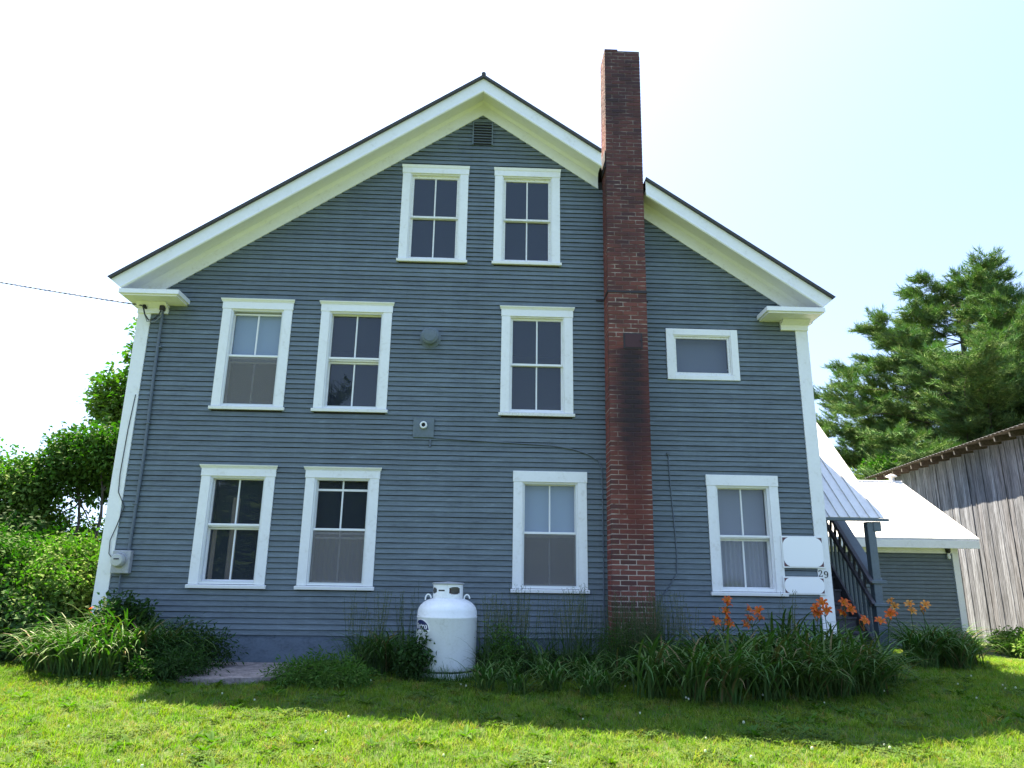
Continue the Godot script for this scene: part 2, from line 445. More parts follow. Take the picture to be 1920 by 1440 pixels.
func build_house() -> void:
	house = thing("clapboard_house", "three-storey slate blue clapboard gable house with white trim and tall brick chimney", "house")
	var rng := RandomNumberGenerator.new(); rng.seed = 5
	# sheathing and the shell behind the clapboards
	var sh := MB.new()
	var yy := 0.0
	while yy < 8.5:
		var mid := yy + 0.035
		var run := (RIDGE_Y - 0.30 - mid) / PITCH
		var a := maxf(0.0, APEX_X - run); var e := minf(WALL_W, APEX_X + run)
		if e - a > 0.1:
			for s in spans(mid, a, e, 0.118, 0.018): sh.box(Vector3(s[0], yy, -0.05), Vector3(s[1], yy + 0.07, -0.002))
		yy += 0.07
	put(sh, "sheathing", M.room, house)
	var wl := MB.new()
	wl.box(Vector3(0.0, -0.3, -9.0), Vector3(0.12, 5.0, -0.052)); put(wl, "side_wall", M.clap, house)
	wl = MB.new(); wl.box(Vector3(WALL_W - 0.12, -0.3, -9.0), Vector3(WALL_W, 5.0, -0.052)); put(wl, "side_wall", M.clap, house)
	wl = MB.new()
	wl.prism(PackedVector2Array([Vector2(0.13, -0.3), Vector2(WALL_W - 0.13, -0.3), Vector2(WALL_W - 0.13, 5.0), Vector2(APEX_X, 8.3), Vector2(0.13, 5.0)]), -9.0, -8.88); put(wl, "back_wall", M.clap, house)
	for f in [0.42, 2.95, 5.32]:
		var fl := MB.new(); fl.box(Vector3(0.13, f, -8.87), Vector3(WALL_W - 0.13, f + 0.12, -0.06)); put(fl, "floor_deck", M.floorwood, house)
	var pw := MB.new(); pw.box(Vector3(0.13, 0.54, -3.6), Vector3(WALL_W - 0.13, 5.31, -3.5)); put(pw, "partition_wall", M.room, house)
	pw = MB.new(); pw.box(Vector3(4.5, 0.54, -3.49), Vector3(4.6, 5.31, -0.06)); put(pw, "partition_wall", M.room, house)
	# clapboards, course by course, cut at the windows
	var k := 0
	var y := CLAP_Y0
	while y < 8.16:
		var mid := y + COURSE * 0.5
		var run := (RIDGE_Y - 0.438 - mid) / PITCH
		var a := maxf(0.155, APEX_X + 0.008 - run - 0.05); var e := minf(WALL_W - 0.155, APEX_X + 0.008 + run + 0.05)
		if mid > 4.84 and mid < 5.35: a = maxf(a, 0.02); e = minf(e, WALL_W - 0.02)
		if e - a > 0.06:
			for s in spans(mid, a, e, 0.012):
				obj(clapboard_mesh(s[0], s[1], y, COURSE, rng), "clapboard", M.claps[rng.randi() % 4], house)
		y += COURSE
		k += 1
	# flat painted skirt below the clapboards
	var sk := MB.new(); sk.cbox(Vector3(0.1, 0.16, -0.03), Vector3(2.35, 0.358, 0.004), 0.006); put(sk, "skirt_board", M.skirt, house)
	sk = MB.new(); sk.cbox(Vector3(2.353, 0.16, -0.03), Vector3(9.6, 0.358, 0.007), 0.006); put(sk, "skirt_board", M.skirt, house)
	sk = MB.new()
	sk.prism(PackedVector2Array([Vector2(1.2, -0.2), Vector2(3.6, -0.2), Vector2(3.55, 0.25), Vector2(2.95, 0.31), Vector2(2.1, 0.325), Vector2(1.75, 0.29), Vector2(1.25, 0.30)]), 0.008, 0.022); put(sk, "skirt_panel", M.skirt, house)
	sk = MB.new(); sk.box(Vector3(0.02, -0.3, -0.3), Vector3(WALL_W - 0.02, 0.20, -0.032)); put(sk, "foundation", M.slab, house)
	# corner boards
	for x in [[0.0, 0.166], [WALL_W - 0.166, WALL_W]]:
		var cb := MB.new(); cb.cbox(Vector3(x[0] - (0.018 if x[0] == 0.0 else 0.0), 0.30, -0.12), Vector3(x[1] + (0.0 if x[0] == 0.0 else 0.018), 4.80, 0.030), 0.004)
		put(cb, "corner_board", M.trim, house)
	# roof
	for sgn in [-1.0, 1.0]:
		var rb := MB.new()
		var ex: float = APEX_X + sgn * 5.16
		var p := PackedVector2Array([Vector2(APEX_X, RIDGE_Y - 0.002), Vector2(ex, roof_y(ex) - 0.002), Vector2(ex - sgn * 0.03, roof_y(ex) - 0.05), Vector2(APEX_X, RIDGE_Y - 0.06)])
		if sgn < 0: p.reverse()
		p.reverse()
		rb.prism(p, -9.3, 0.020)
		put(rb, "roof_slope", M.shingle, house)
		# boxed eave along the side wall, and the cornice return at the gable
		var x_wall: float = 0.0 if sgn < 0 else WALL_W
		var ev := MB.new()
		var xe: float = -0.135 if sgn < 0 else WALL_W + 0.125
		ev.box(Vector3(minf(xe, x_wall), 4.842, -9.2), Vector3(maxf(xe, x_wall), 5.14, -0.002)); put(ev, "eave_box", M.trim, house)
		ev = MB.new(); ev.box(Vector3(xe if sgn < 0 else xe - 0.02, 4.926, 0.0), Vector3(xe + 0.02 if sgn < 0 else xe, 5.14, 0.355)); put(ev, "eave_return", M.trim, house)
		var ret := node("cornice_return", house)
		var inner: float = 0.685 if sgn < 0 else WALL_W - 0.72
		var outer: float = -0.135 if sgn < 0 else WALL_W + 0.125
		var poly := PackedVector2Array([Vector2(outer, 0.0), Vector2(outer, 0.415), Vector2(inner, 0.415), Vector2(inner, 0.0)])
		if sgn < 0: poly.reverse()
		# a shelf whose lower face is smaller than its top, with a crown along the edge
		var shelf := MB.new()
		var t := Transform3D(Basis(Vector3(1, 0, 0), Vector3(0, 0, 1), Vector3(0, -1, 0)), Vector3.ZERO)
		shelf.prism(poly, -4.925, -4.862, t); put(shelf, "shelf", M.trim, ret)
		var si := -0.03 if sgn < 0 else 0.03
		var poly2 := PackedVector2Array([Vector2(outer - si * 1.0, 0.0), Vector2(outer - si * 1.0, 0.385), Vector2(inner + si, 0.385), Vector2(inner + si, 0.0)])
		if sgn < 0: poly2.reverse()
		shelf = MB.new(); shelf.prism(poly2, -4.861, -4.838, t); put(shelf, "lower_moulding", M.trim, ret)
		var bl := MB.new()
		var bx0: float = -0.02 if sgn < 0 else WALL_W - 0.385
		var bx1: float = 0.405 if sgn < 0 else WALL_W + 0.02
		bl.cbox(Vector3(bx0, 4.70, 0.0), Vector3(bx1, 4.837, 0.055), 0.003); put(bl, "frieze_block", M.trim, ret)
		bl = MB.new()
		bl.prism(PackedVector2Array([Vector2(0, 0), Vector2(0.11, 0.0), Vector2(0.0, -0.06)]) if true else PackedVector2Array(), minf(bx0, bx1), maxf(bx0, bx1), Transform3D(Basis(Vector3(0, 0, 1), Vector3(0, 1, 0), Vector3(-1, 0, 0)), Vector3(bx0 + bx1, 4.836, 0.055))) 
		put(bl, "bed_moulding", M.trim, ret)
	var cap := MB.new(); cap.tube(PackedVector3Array([Vector3(APEX_X, RIDGE_Y + 0.012, 0.432), Vector3(APEX_X, RIDGE_Y + 0.012, -9.3)]), 0.035, 0.035, 8); put(cap, "ridge_cap", M.shingle, house)
	rake(APEX_X - 5.155, APEX_X, 0.685, 0.0, false)
	rake(APEX_X, 6.645, 0.0, 0.0, true)
	rake(7.305, APEX_X + 5.155, 0.0, -0.685, true)
	# louvred gable vent
	var gv := node("gable_vent", house)
	var vb := MB.new(); vb.box(Vector3(4.70, 7.645, 0.0), Vector3(4.985, 8.03, 0.0265)); put(vb, "backing", M.black, gv)
	for s in [[4.682, 4.702], [4.983, 5.003]]:
		vb = MB.new(); vb.box(Vector3(s[0], 7.635, 0.0), Vector3(s[1], 8.04, 0.05)); put(vb, "vent_frame", M.clap, gv)
	for s in 8:
		vb = MB.new()
		var ys := 7.65 + s * 0.048
		var tt := Transform3D(Basis(Vector3(1, 0, 0), -0.55), Vector3(0, ys + 0.022, 0.038))
		vb.xbox(tt, Vector3(4.7025, -0.0115, -0.003), Vector3(4.9825, 0.0115, 0.003)); put(vb, "louvre_slat", M.clap, gv)
	for w in windows: build_window(w, rng)
	build_chimney()

func frame4(b: MB, x0: float, x1: float, y0: float, y1: float, w: float, z0: float, z1: float, wb := -1.0, wt := -1.0) -> void:
	if wb < 0: wb = w
	if wt < 0: wt = w
	b.box(Vector3(x0, y0, z0), Vector3(x0 + w, y1, z1)); b.box(Vector3(x1 - w, y0, z0), Vector3(x1, y1, z1))
	b.box(Vector3(x0 + w, y0, z0), Vector3(x1 - w, y0 + wb, z1)); b.box(Vector3(x0 + w, y1 - wt, z0), Vector3(x1 - w, y1, z1))

func pane(x0: float, x1: float, y0: float, y1: float, z: float, parent: Node, rng: RandomNumberGenerator) -> void:
	var b := MB.new()
	var s := 3
	# old glass: a shallow bow and a slight tilt bend the reflections
	var tx := rng.randf_range(-0.006, 0.006); var ty := rng.randf_range(-0.006, 0.006); var bow := rng.randf_range(-0.0022, 0.0022)
	var f := func(u: float, v: float) -> Vector3:
		return Vector3(lerpf(x0, x1, u), lerpf(y0, y1, v), z + (u - 0.5) * tx * 0.4 + (v - 0.5) * ty * 0.6 + bow * sin(PI * u) * sin(PI * v))
	var nf := func(u: float, v: float) -> Vector3:
		var du: Vector3 = f.call(minf(u + 0.01, 1.0), v) - f.call(maxf(u - 0.01, 0.0), v)
		var dv: Vector3 = f.call(u, minf(v + 0.01, 1.0)) - f.call(u, maxf(v - 0.01, 0.0))
		return du.cross(dv).normalized()
	for i in s:
		for j in s:
			var u0 := float(i) / s; var u1 := float(i + 1) / s; var v0 := float(j) / s; var v1 := float(j + 1) / s
			b.squad(f.call(u0, v0), f.call(u1, v0), f.call(u1, v1), f.call(u0, v1), nf.call(u0, v0), nf.call(u1, v0), nf.call(u1, v1), nf.call(u0, v1))
	put(b, "pane", M.glass, parent)

func sash(x0: float, x1: float, y0: float, y1: float, z: float, st: float, rb: float, rt: float, m: Material, parent: Node, rng: RandomNumberGenerator, called: String, vertical := true, mat_mun: Material = null) -> void:
	var b := MB.new()
	frame4(b, x0, x1, y0, y1, st, z - 0.03, z, rb, rt)
	put(b, called, m, parent)
	var gx0 := x0 + st; var gx1 := x1 - st; var gy0 := y0 + rb; var gy1 := y1 - rt
	if vertical:
		var mx := (gx0 + gx1) * 0.5
		b = MB.new(); b.cbox(Vector3(mx - 0.0105, gy0, z - 0.026), Vector3(mx + 0.0105, gy1, z - 0.002), 0.004)
		put(b, "muntin", mat_mun if mat_mun else m, parent)
		pane(gx0, mx - 0.0105, gy0, gy1, z - 0.016, parent, rng); pane(mx + 0.0105, gx1, gy0, gy1, z - 0.016, parent, rng)
	else:
		pane(gx0, gx1, gy0, gy1, z - 0.016, parent, rng)

func sheet(x0: float, x1: float, y0: float, y1: float, z: float, called: String, m: Material, parent: Node) -> void:
	var b := MB.new(); b.box(Vector3(x0, y0, z - 0.002), Vector3(x1, y1, z)); put(b, called, m, parent)

func folds(x0: float, x1: float, y0: float, y1: float, z: float, called: String, m: Material, parent: Node) -> void:
	var b := MB.new()
	var s := int((x1 - x0) / 0.012) + 2
	for i in s:
		var xa := lerpf(x0, x1, float(i) / s); var xb := lerpf(x0, x1, float(i + 1) / s)
		b.quad(Vector3(xa, y0, z + 0.018 * sin(xa * 95.0)), Vector3(xb, y0, z + 0.018 * sin(xb * 95.0)), Vector3(xb, y1, z + 0.018 * sin(xb * 95.0)), Vector3(xa, y1, z + 0.018 * sin(xa * 95.0)))
	put(b, called, m, parent)

func build_window(w: Dictionary, rng: RandomNumberGenerator) -> void:
	var n := node("window", house)
	var x0: float = w.x0; var x1: float = w.x1; var y0: float = w.y0; var y1: float = w.y1
	var id: String = w.n
	var b: MB
	if id == "S":
		b = MB.new(); b.cbox(Vector3(x0, y0, 0.0), Vector3(x0 + 0.105, y1, 0.036), 0.003); put(b, "side_casing", M.trim, n)
		b = MB.new(); b.cbox(Vector3(x1 - 0.105, y0, 0.0), Vector3(x1, y1, 0.036), 0.003); put(b, "side_casing", M.trim, n)
		b = MB.new(); b.cbox(Vector3(x0 + 0.106, y1 - 0.095, 0.0), Vector3(x1 - 0.106, y1, 0.034), 0.003); put(b, "header", M.trim, n)
		b = MB.new(); b.cbox(Vector3(x0 + 0.106, y0, 0.0), Vector3(x1 - 0.106, y0 + 0.07, 0.034), 0.003); put(b, "sill", M.trim, n)
		b = MB.new(); frame4(b, x0 + 0.106, x1 - 0.106, y0 + 0.071, y1 - 0.096, 0.012, -0.12, 0.02); put(b, "jamb", M.trim, n)
		sash(x0 + 0.119, x1 - 0.119, y0 + 0.084, y1 - 0.109, -0.002, 0.030, 0.032, 0.030, M.oldtrim, n, rng, "awning_sash", false)
		sheet(x0 + 0.12, x1 - 0.12, y0 + 0.08, y1 - 0.10, -0.16, "window_shade", M.dimshade, n)
		return
	var attic := id.begins_with("A")
	var cw := 0.125
	var hh := 0.135 if attic else 0.15
	# side casings, header with crown cap, sill
	b = MB.new(); b.cbox(Vector3(x0, y0 + 0.05, 0.0), Vector3(x0 + cw, y1 - hh, 0.032), 0.003); put(b, "side_casing", M.trim, n)
	b = MB.new(); b.cbox(Vector3(x1 - cw, y0 + 0.05, 0.0), Vector3(x1, y1 - hh, 0.032), 0.003); put(b, "side_casing", M.trim, n)
	var crowned := not (id in ["L3", "L4"])
	b = MB.new(); b.cbox(Vector3(x0 - 0.008, y1 - hh, 0.0), Vector3(x1 + 0.008, y1 - (0.045 if crowned else 0.0), 0.037), 0.003); put(b, "header", M.trim, n)
	if crowned:
		b = MB.new()
		var over := 0.032 if not attic else 0.02
		var prof := PackedVector2Array([Vector2(0, -0.045), Vector2(0.038, -0.045), Vector2(0.046, -0.030), Vector2(0.062 if not attic else 0.05, -0.014), Vector2(0.066 if not attic else 0.055, 0.0), Vector2(0, 0.002)])
		# crown: section in z, y swept along x with mitred ends
		for k in prof.size():
			var p := prof[k]; var q := prof[(k + 1) % prof.size()]
			var ep := over * clampf(p.x / 0.066, 0, 1); var eq := over * clampf(q.x / 0.066, 0, 1)
			b.quad(Vector3(x0 - ep, y1 + p.y, p.x), Vector3(x1 + ep, y1 + p.y, p.x), Vector3(x1 + eq, y1 + q.y, q.x), Vector3(x0 - eq, y1 + q.y, q.x))
		for k in range(1, prof.size() - 1):
			for e in [[x0, -1.0], [x1, 1.0]]:
				var pts := []
				for q in [prof[0], prof[k], prof[k + 1]]:
					pts.append(Vector3(e[0] + e[1] * over * clampf(q.x / 0.066, 0, 1), y1 + q.y, q.x))
				if e[1] < 0: b.tri(pts[0], pts[1], pts[2])
				else: b.tri(pts[0], pts[2], pts[1])
		put(b, "crown_cap", M.trim, n)
	b = MB.new(); b.xcbox(Transform3D(Basis(Vector3(1, 0, 0), 0.12), Vector3(0, y0 + 0.027, 0.0)), Vector3(x0 - 0.022, -0.022, -0.10), Vector3(x1 + 0.022, 0.022, 0.058), 0.004); put(b, "sill", M.trim if id != "M3" else M.oldtrim, n)
	# jambs inside the opening
	var ox0 := x0 + cw; var ox1 := x1 - cw; var oy0 := y0 + 0.055; var oy1 := y1 - hh
	b = MB.new(); frame4(b, ox0 + 0.001, ox1 - 0.001, oy0, oy1 - 0.001, 0.014, -0.13, 0.012, 0.016, 0.014); put(b, "jamb", M.trim, n)
	ox0 += 0.015; ox1 -= 0.015; oy0 += 0.016; oy1 -= 0.015
	var my := (oy0 + oy1) * 0.5
	if attic:
		sash(ox0, ox1, my - 0.012, oy1, -0.035, 0.034, 0.030, 0.040, M.oldtrim, n, rng, "upper_sash")
		sash(ox0, ox1, oy0, my + 0.014, -0.068, 0.034, 0.05, 0.028, M.oldtrim, n, rng, "lower_sash")
	elif id == "M3":
		sash(ox0, ox1, my - 0.015, oy1, -0.035, 0.026, 0.030, 0.028, M.trim, n, rng, "upper_sash")
		sash(ox0, ox1, oy0, my + 0.010, -0.068, 0.026, 0.045, 0.026, M.trim, n, rng, "lower_sash")
	else:
		# wooden sashes behind a slim aluminium storm frame
		var um: float = my + (0.04 if id == "L1" else 0.0)
		var top: float = oy1 - (0.03 if id == "M1" else 0.13 if id == "L2" else 0.0)
		sash(ox0, ox1, um - 0.012 - (0.09 if id == "L2" else 0.0), top, -0.055, 0.022, 0.026, 0.022, M.trim, n, rng, "upper_sash")
		if id == "L2": sash(ox0, ox1, top, oy1, -0.055, 0.022, 0.006, 0.010, M.trim, n, rng, "upper_light")
		sash(ox0, ox1, oy0, um - 0.015 + (0.0 if id != "M1" else -0.03), -0.088, 0.022, 0.040, 0.024, M.trim, n, rng, "lower_sash")
		b = MB.new(); frame4(b, ox0, ox1, oy0, oy1, 0.014, -0.022, 0.004, 0.020, 0.012); put(b, "storm_frame", M.alu if id != "L4" else M.trim, n)
		b = MB.new(); b.cbox(Vector3(ox0 + 0.0145, um + 0.004, -0.020), Vector3(ox1 - 0.0145, um + 0.034, 0.002), 0.003); put(b, "storm_rail", M.trim, n)
		if id in ["M1", "L3", "L2"]:
			sheet(ox0 + 0.0145, ox1 - 0.0145, oy0 + 0.0205, um + 0.0035, -0.010, "insect_screen", M.screen, n)
	# what hangs behind the glass
	match id:
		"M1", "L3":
			sheet(ox0 + 0.01, ox1 - 0.01, my - 0.05, oy1, -0.13, "roller_blind", M.skyblind, n)
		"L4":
			sheet(ox0, ox1, my, oy1, -0.17, "roller_blind", M.greycurtain, n)  # both sheets carry the grey-blue reflection of the glass in their colour
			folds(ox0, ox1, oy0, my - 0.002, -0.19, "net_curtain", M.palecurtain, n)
		"L1":
			folds(ox0 + 0.02, ox0 + 0.07, oy0, my + 0.02, -0.20, "curtain", M.curtain, n)
			folds(ox0 + 0.20, ox0 + 0.31, oy0, my + 0.45, -0.30, "curtain", M.curtain, n)
		"L2":
			folds(ox0, ox1, oy0, my - 0.08, -0.19, "net_curtain", M.greycurtain, n)

# ---------------------------------------------------------------- chimney
func soot(x: float, y: float, nz: FastNoiseLite) -> float:
	# soot and rust that ran out of the cleanout door, and the smoked upper shaft
	var k := nz.get_noise_2d(x * 9.0, y * 2.2) * 0.35 + nz.get_noise_2d(x * 40.0 + 50.0, y * 30.0) * 0.25
	var s := 0.0
	var half := 0.15 * smoothstep(1.25, 3.3, y) + 0.05
	if y < 4.25 and y > 1.3: s = clampf(1.6 - absf(x - 7.005 + 0.03 * sin(y * 2.1)) / half + k, 0, 1) * clampf(0.18 + 0.82 * smoothstep(2.0, 3.3, y + k * 0.8), 0, 1) * smoothstep(1.3, 1.9, y)
	s = maxf(s, clampf((0.42 + k) * smoothstep(4.6, 6.2, y + k), 0, 0.8))
	s = maxf(s, clampf((0.62 + k) * smoothstep(7.0, 8.3, y + k), 0, 0.85))
	s = maxf(s, clampf(0.8 - y / 0.55 + k, 0, 0.7))
	return s

func chim_x(y: float) -> float:
	return 0.065 * y / 9.2

func brick_color(x: float, y: float, base: Color, nz: FastNoiseLite, dark: Color) -> Color:
	var s := soot(x, y, nz)
	# rust runs along both edges of the soot streak
	var r := clampf(1.35 - absf(x - 6.99) / 0.24 + nz.get_noise_2d(x * 22.0, y * 1.5) * 0.8, 0, 1) * smoothstep(1.2, 2.0, y) * smoothstep(4.5, 4.2, y)
	return base.lerp(Color(0.15, 0.032, 0.018), r * 0.8).lerp(dark, s)

func mortar_color(x: float, y: float, nz: FastNoiseLite) -> Color:
	# fresh pale pointing low on the shaft, weathered brown and patchy above
	var k := nz.get_noise_2d(x * 14.0 + 30.0, y * 9.0) * 1.3 + nz.get_noise_2d(x * 60.0, y * 60.0) * 0.7
	var c := Color(0.48, 0.40, 0.34).lerp(Color(0.14, 0.08, 0.064), clampf(smoothstep(2.0, 3.4, y) * 0.72 - k * 1.1 + 0.05, 0, 1))
	return brick_color(x, y, c, nz, Color(0.05, 0.032, 0.034))

func brick_into(b: MB, p: Vector3, q: Vector3, base: Color, nz: FastNoiseLite) -> void:
	var at := b.c.size()
	b.cbox(p, q, 0.0035)
	for i in range(at, b.c.size()):
		var v := b.v[i]
		b.c[i] = brick_color(v.x - chim_x(v.y), v.y, base, nz, Color(0.028, 0.016, 0.022))

func build_chimney() -> void:
	var ch := node("chimney", house)
	ch.set_meta("label", "tall red brick chimney, sooty at the top and streaked below its cleanout door")
	var rng := RandomNumberGenerator.new(); rng.seed = 77
	var nz := FastNoiseLite.new(); nz.seed = 4; nz.frequency = 0.35
	var X0 := 6.668; var X1 := 7.222; var Z0 := -0.06; var Z1 := 0.375
	var top := 9.27
	var core := MB.new()
	# mortar core in many small faces so that soot shows on it too
	var step := 0.0325
	var y := -0.1
	while y < top - 0.09:
		for side in 4:
			var A := Vector3(X0 + 0.0028, 0, Z1 - 0.0032); var B := Vector3(X1 - 0.0028, 0, Z1 - 0.0032)
			if side == 1: A = Vector3(X1 - 0.0028, 0, Z1 - 0.0032); B = Vector3(X1 - 0.0028, 0, Z0 + 0.0028)
			if side == 2: A = Vector3(X1 - 0.0028, 0, Z0 + 0.0028); B = Vector3(X0 + 0.0028, 0, Z0 + 0.0028)
			if side == 3: A = Vector3(X0 + 0.0028, 0, Z0 + 0.0028); B = Vector3(X0 + 0.0028, 0, Z1 - 0.0032)
			for s in 16:
				var at := core.c.size()
				var p0 := A.lerp(B, s / 16.0); var p1 := A.lerp(B, (s + 1) / 16.0)
				var d0 := Vector3(chim_x(y), y, 0); var d1 := Vector3(chim_x(y + step), y + step, 0)
				core.quad(p0 + d0, p1 + d0, p1 + d1, p0 + d1)
				for i in range(at, core.c.size()):
					var v := core.v[i]
					core.c[i] = mortar_color(v.x - chim_x(v.y), v.y, nz)
		y += step
	core.col = Color(0.05, 0.04, 0.04)
	core.quad(Vector3(X0, top - 0.1, Z1) + Vector3(0.066, 0, -0.01), Vector3(X1, top - 0.1, Z1) + Vector3(0.06, 0, -0.01), Vector3(X1 + 0.06, top - 0.1, Z0), Vector3(X0 + 0.066, top - 0.1, Z0))
	put(core, "mortar", M.brick, ch)
	var rest := MB.new()
	var row := 0
	var made := 0
	y = 0.0
	var rh := 0.0650
	while y < top - 0.05:
		var dx := chim_x(y)
		var cuts := [X0, X0 + 0.106, X0 + 0.106 + 0.2145, X1] if row % 2 == 0 else [X0, X0 + 0.2125, X0 + 0.2125 * 2.0, X1]
		var last := y + rh > top - 0.12
		var vanished := y + rh >= top - 0.055
		for k in 3:
			if vanished and k == 1: continue
			if vanished and k == 2 and rng.randf() < 0.5: continue
			var base := Color(0.13, 0.043, 0.034).lerp(Color(0.205, 0.066, 0.049), rng.randf())
			if rng.randf() < 0.22: base = Color(0.095, 0.036, 0.032)
			var j := rng.randf_range(-0.0018, 0.0022)
			var p := Vector3(cuts[k] + (0.0055 if k > 0 else 0.0) + dx, y + 0.0055 + rng.randf_range(-0.001, 0.001), Z1 - 0.09)
			var q := Vector3(cuts[k + 1] - (0.0055 if k < 2 else 0.0) + dx, y + rh - 0.0055, Z1 + j)
			if last: q.y -= rng.randf_range(0.0, 0.012); q.x -= rng.randf_range(0.0, 0.02) if k == 2 else 0.0
			if made < 300:
				var b := MB.new()
				brick_into(b, p, q, base, nz)
				put(b, "brick", M.brick, ch)
				made += 1
			else:
				brick_into(rest, p, q, base, nz)
		# bricks of the side faces
		for sx in 2:
			var zc := [Z1 - 0.091, Z1 - 0.091 - 0.11, Z0] if row % 2 == 0 else [Z1 - 0.091, Z1 - 0.091 - 0.21, Z0]
			for k in 2:
				var base := Color(0.205, 0.05, 0.038).lerp(Color(0.28, 0.075, 0.055), rng.randf())
				var xa: float = X0 + rng.randf_range(-0.002, 0.001) if sx == 0 else X1 - 0.08
				var xb: float = X0 + 0.08 if sx == 0 else X1 + rng.randf_range(-0.001, 0.002)
				brick_into(rest, Vector3(xa + dx, y + 0.005, zc[k + 1] + 0.0055), Vector3(xb + dx, y + rh - 0.0055, zc[k] - 0.0055), base, nz)
		y += rh
		row += 1
	var rs := put(rest, "upper_brickwork", M.brick, ch)
	rs.set_meta("kind", "stuff")
	# cleanout door and its frame
	var dr := MB.new(); dr.cbox(Vector3(6.905, 4.245, Z1 - 0.02), Vector3(7.175, 4.475, Z1 + 0.006), 0.003)
	put(dr, "cleanout_frame", M.iron, ch)
	dr = MB.new(); dr.cbox(Vector3(6.928, 4.262, Z1 + 0.0065), Vector3(7.155, 4.458, Z1 + 0.012), 0.003); put(dr, "cleanout_door", mat(lin(0.06, 0.025, 0.028), 0.7, 0.2), ch)
	dr = MB.new(); dr.tube(PackedVector3Array([Vector3(7.14, 4.36, Z1 + 0.022), Vector3(7.14, 4.36, Z1 + 0.045)]), 0.009, 0.009, 8); put(dr, "door_knob", M.iron, ch)
	# iron strap round the shaft, bolted to the wall
	var ys := 5.10
	var d := chim_x(ys)
	var stp := MB.new()
	stp.box(Vector3(X0 + d - 0.006, ys - 0.016, Z1 + 0.003), Vector3(X1 + d + 0.006, ys + 0.016, Z1 + 0.009))
	stp.box(Vector3(X0 + d - 0.009, ys - 0.016, 0.02), Vector3(X0 + d - 0.003, ys + 0.016, Z1 + 0.009))
	stp.box(Vector3(X1 + d + 0.003, ys - 0.016, 0.02), Vector3(X1 + d + 0.009, ys + 0.016, Z1 + 0.009))
	stp.box(Vector3(X0 + d - 0.12, ys - 0.016, 0.02), Vector3(X0 + d - 0.009, ys + 0.016, 0.027))
	stp.box(Vector3(X1 + d + 0.009, ys - 0.016, 0.02), Vector3(X1 + d + 0.10, ys + 0.016, 0.027))
	put(stp, "iron_strap", M.iron, ch)
	# plain flashing where the roof edge meets the shaft
	var fl := MB.new(); fl.box(Vector3(X0 + 0.035, roof_y(6.68) - 0.24, 0.03), Vector3(X0 + 0.043, roof_y(6.68) + 0.06, 0.36)); put(fl, "flashing", M.iron, ch)

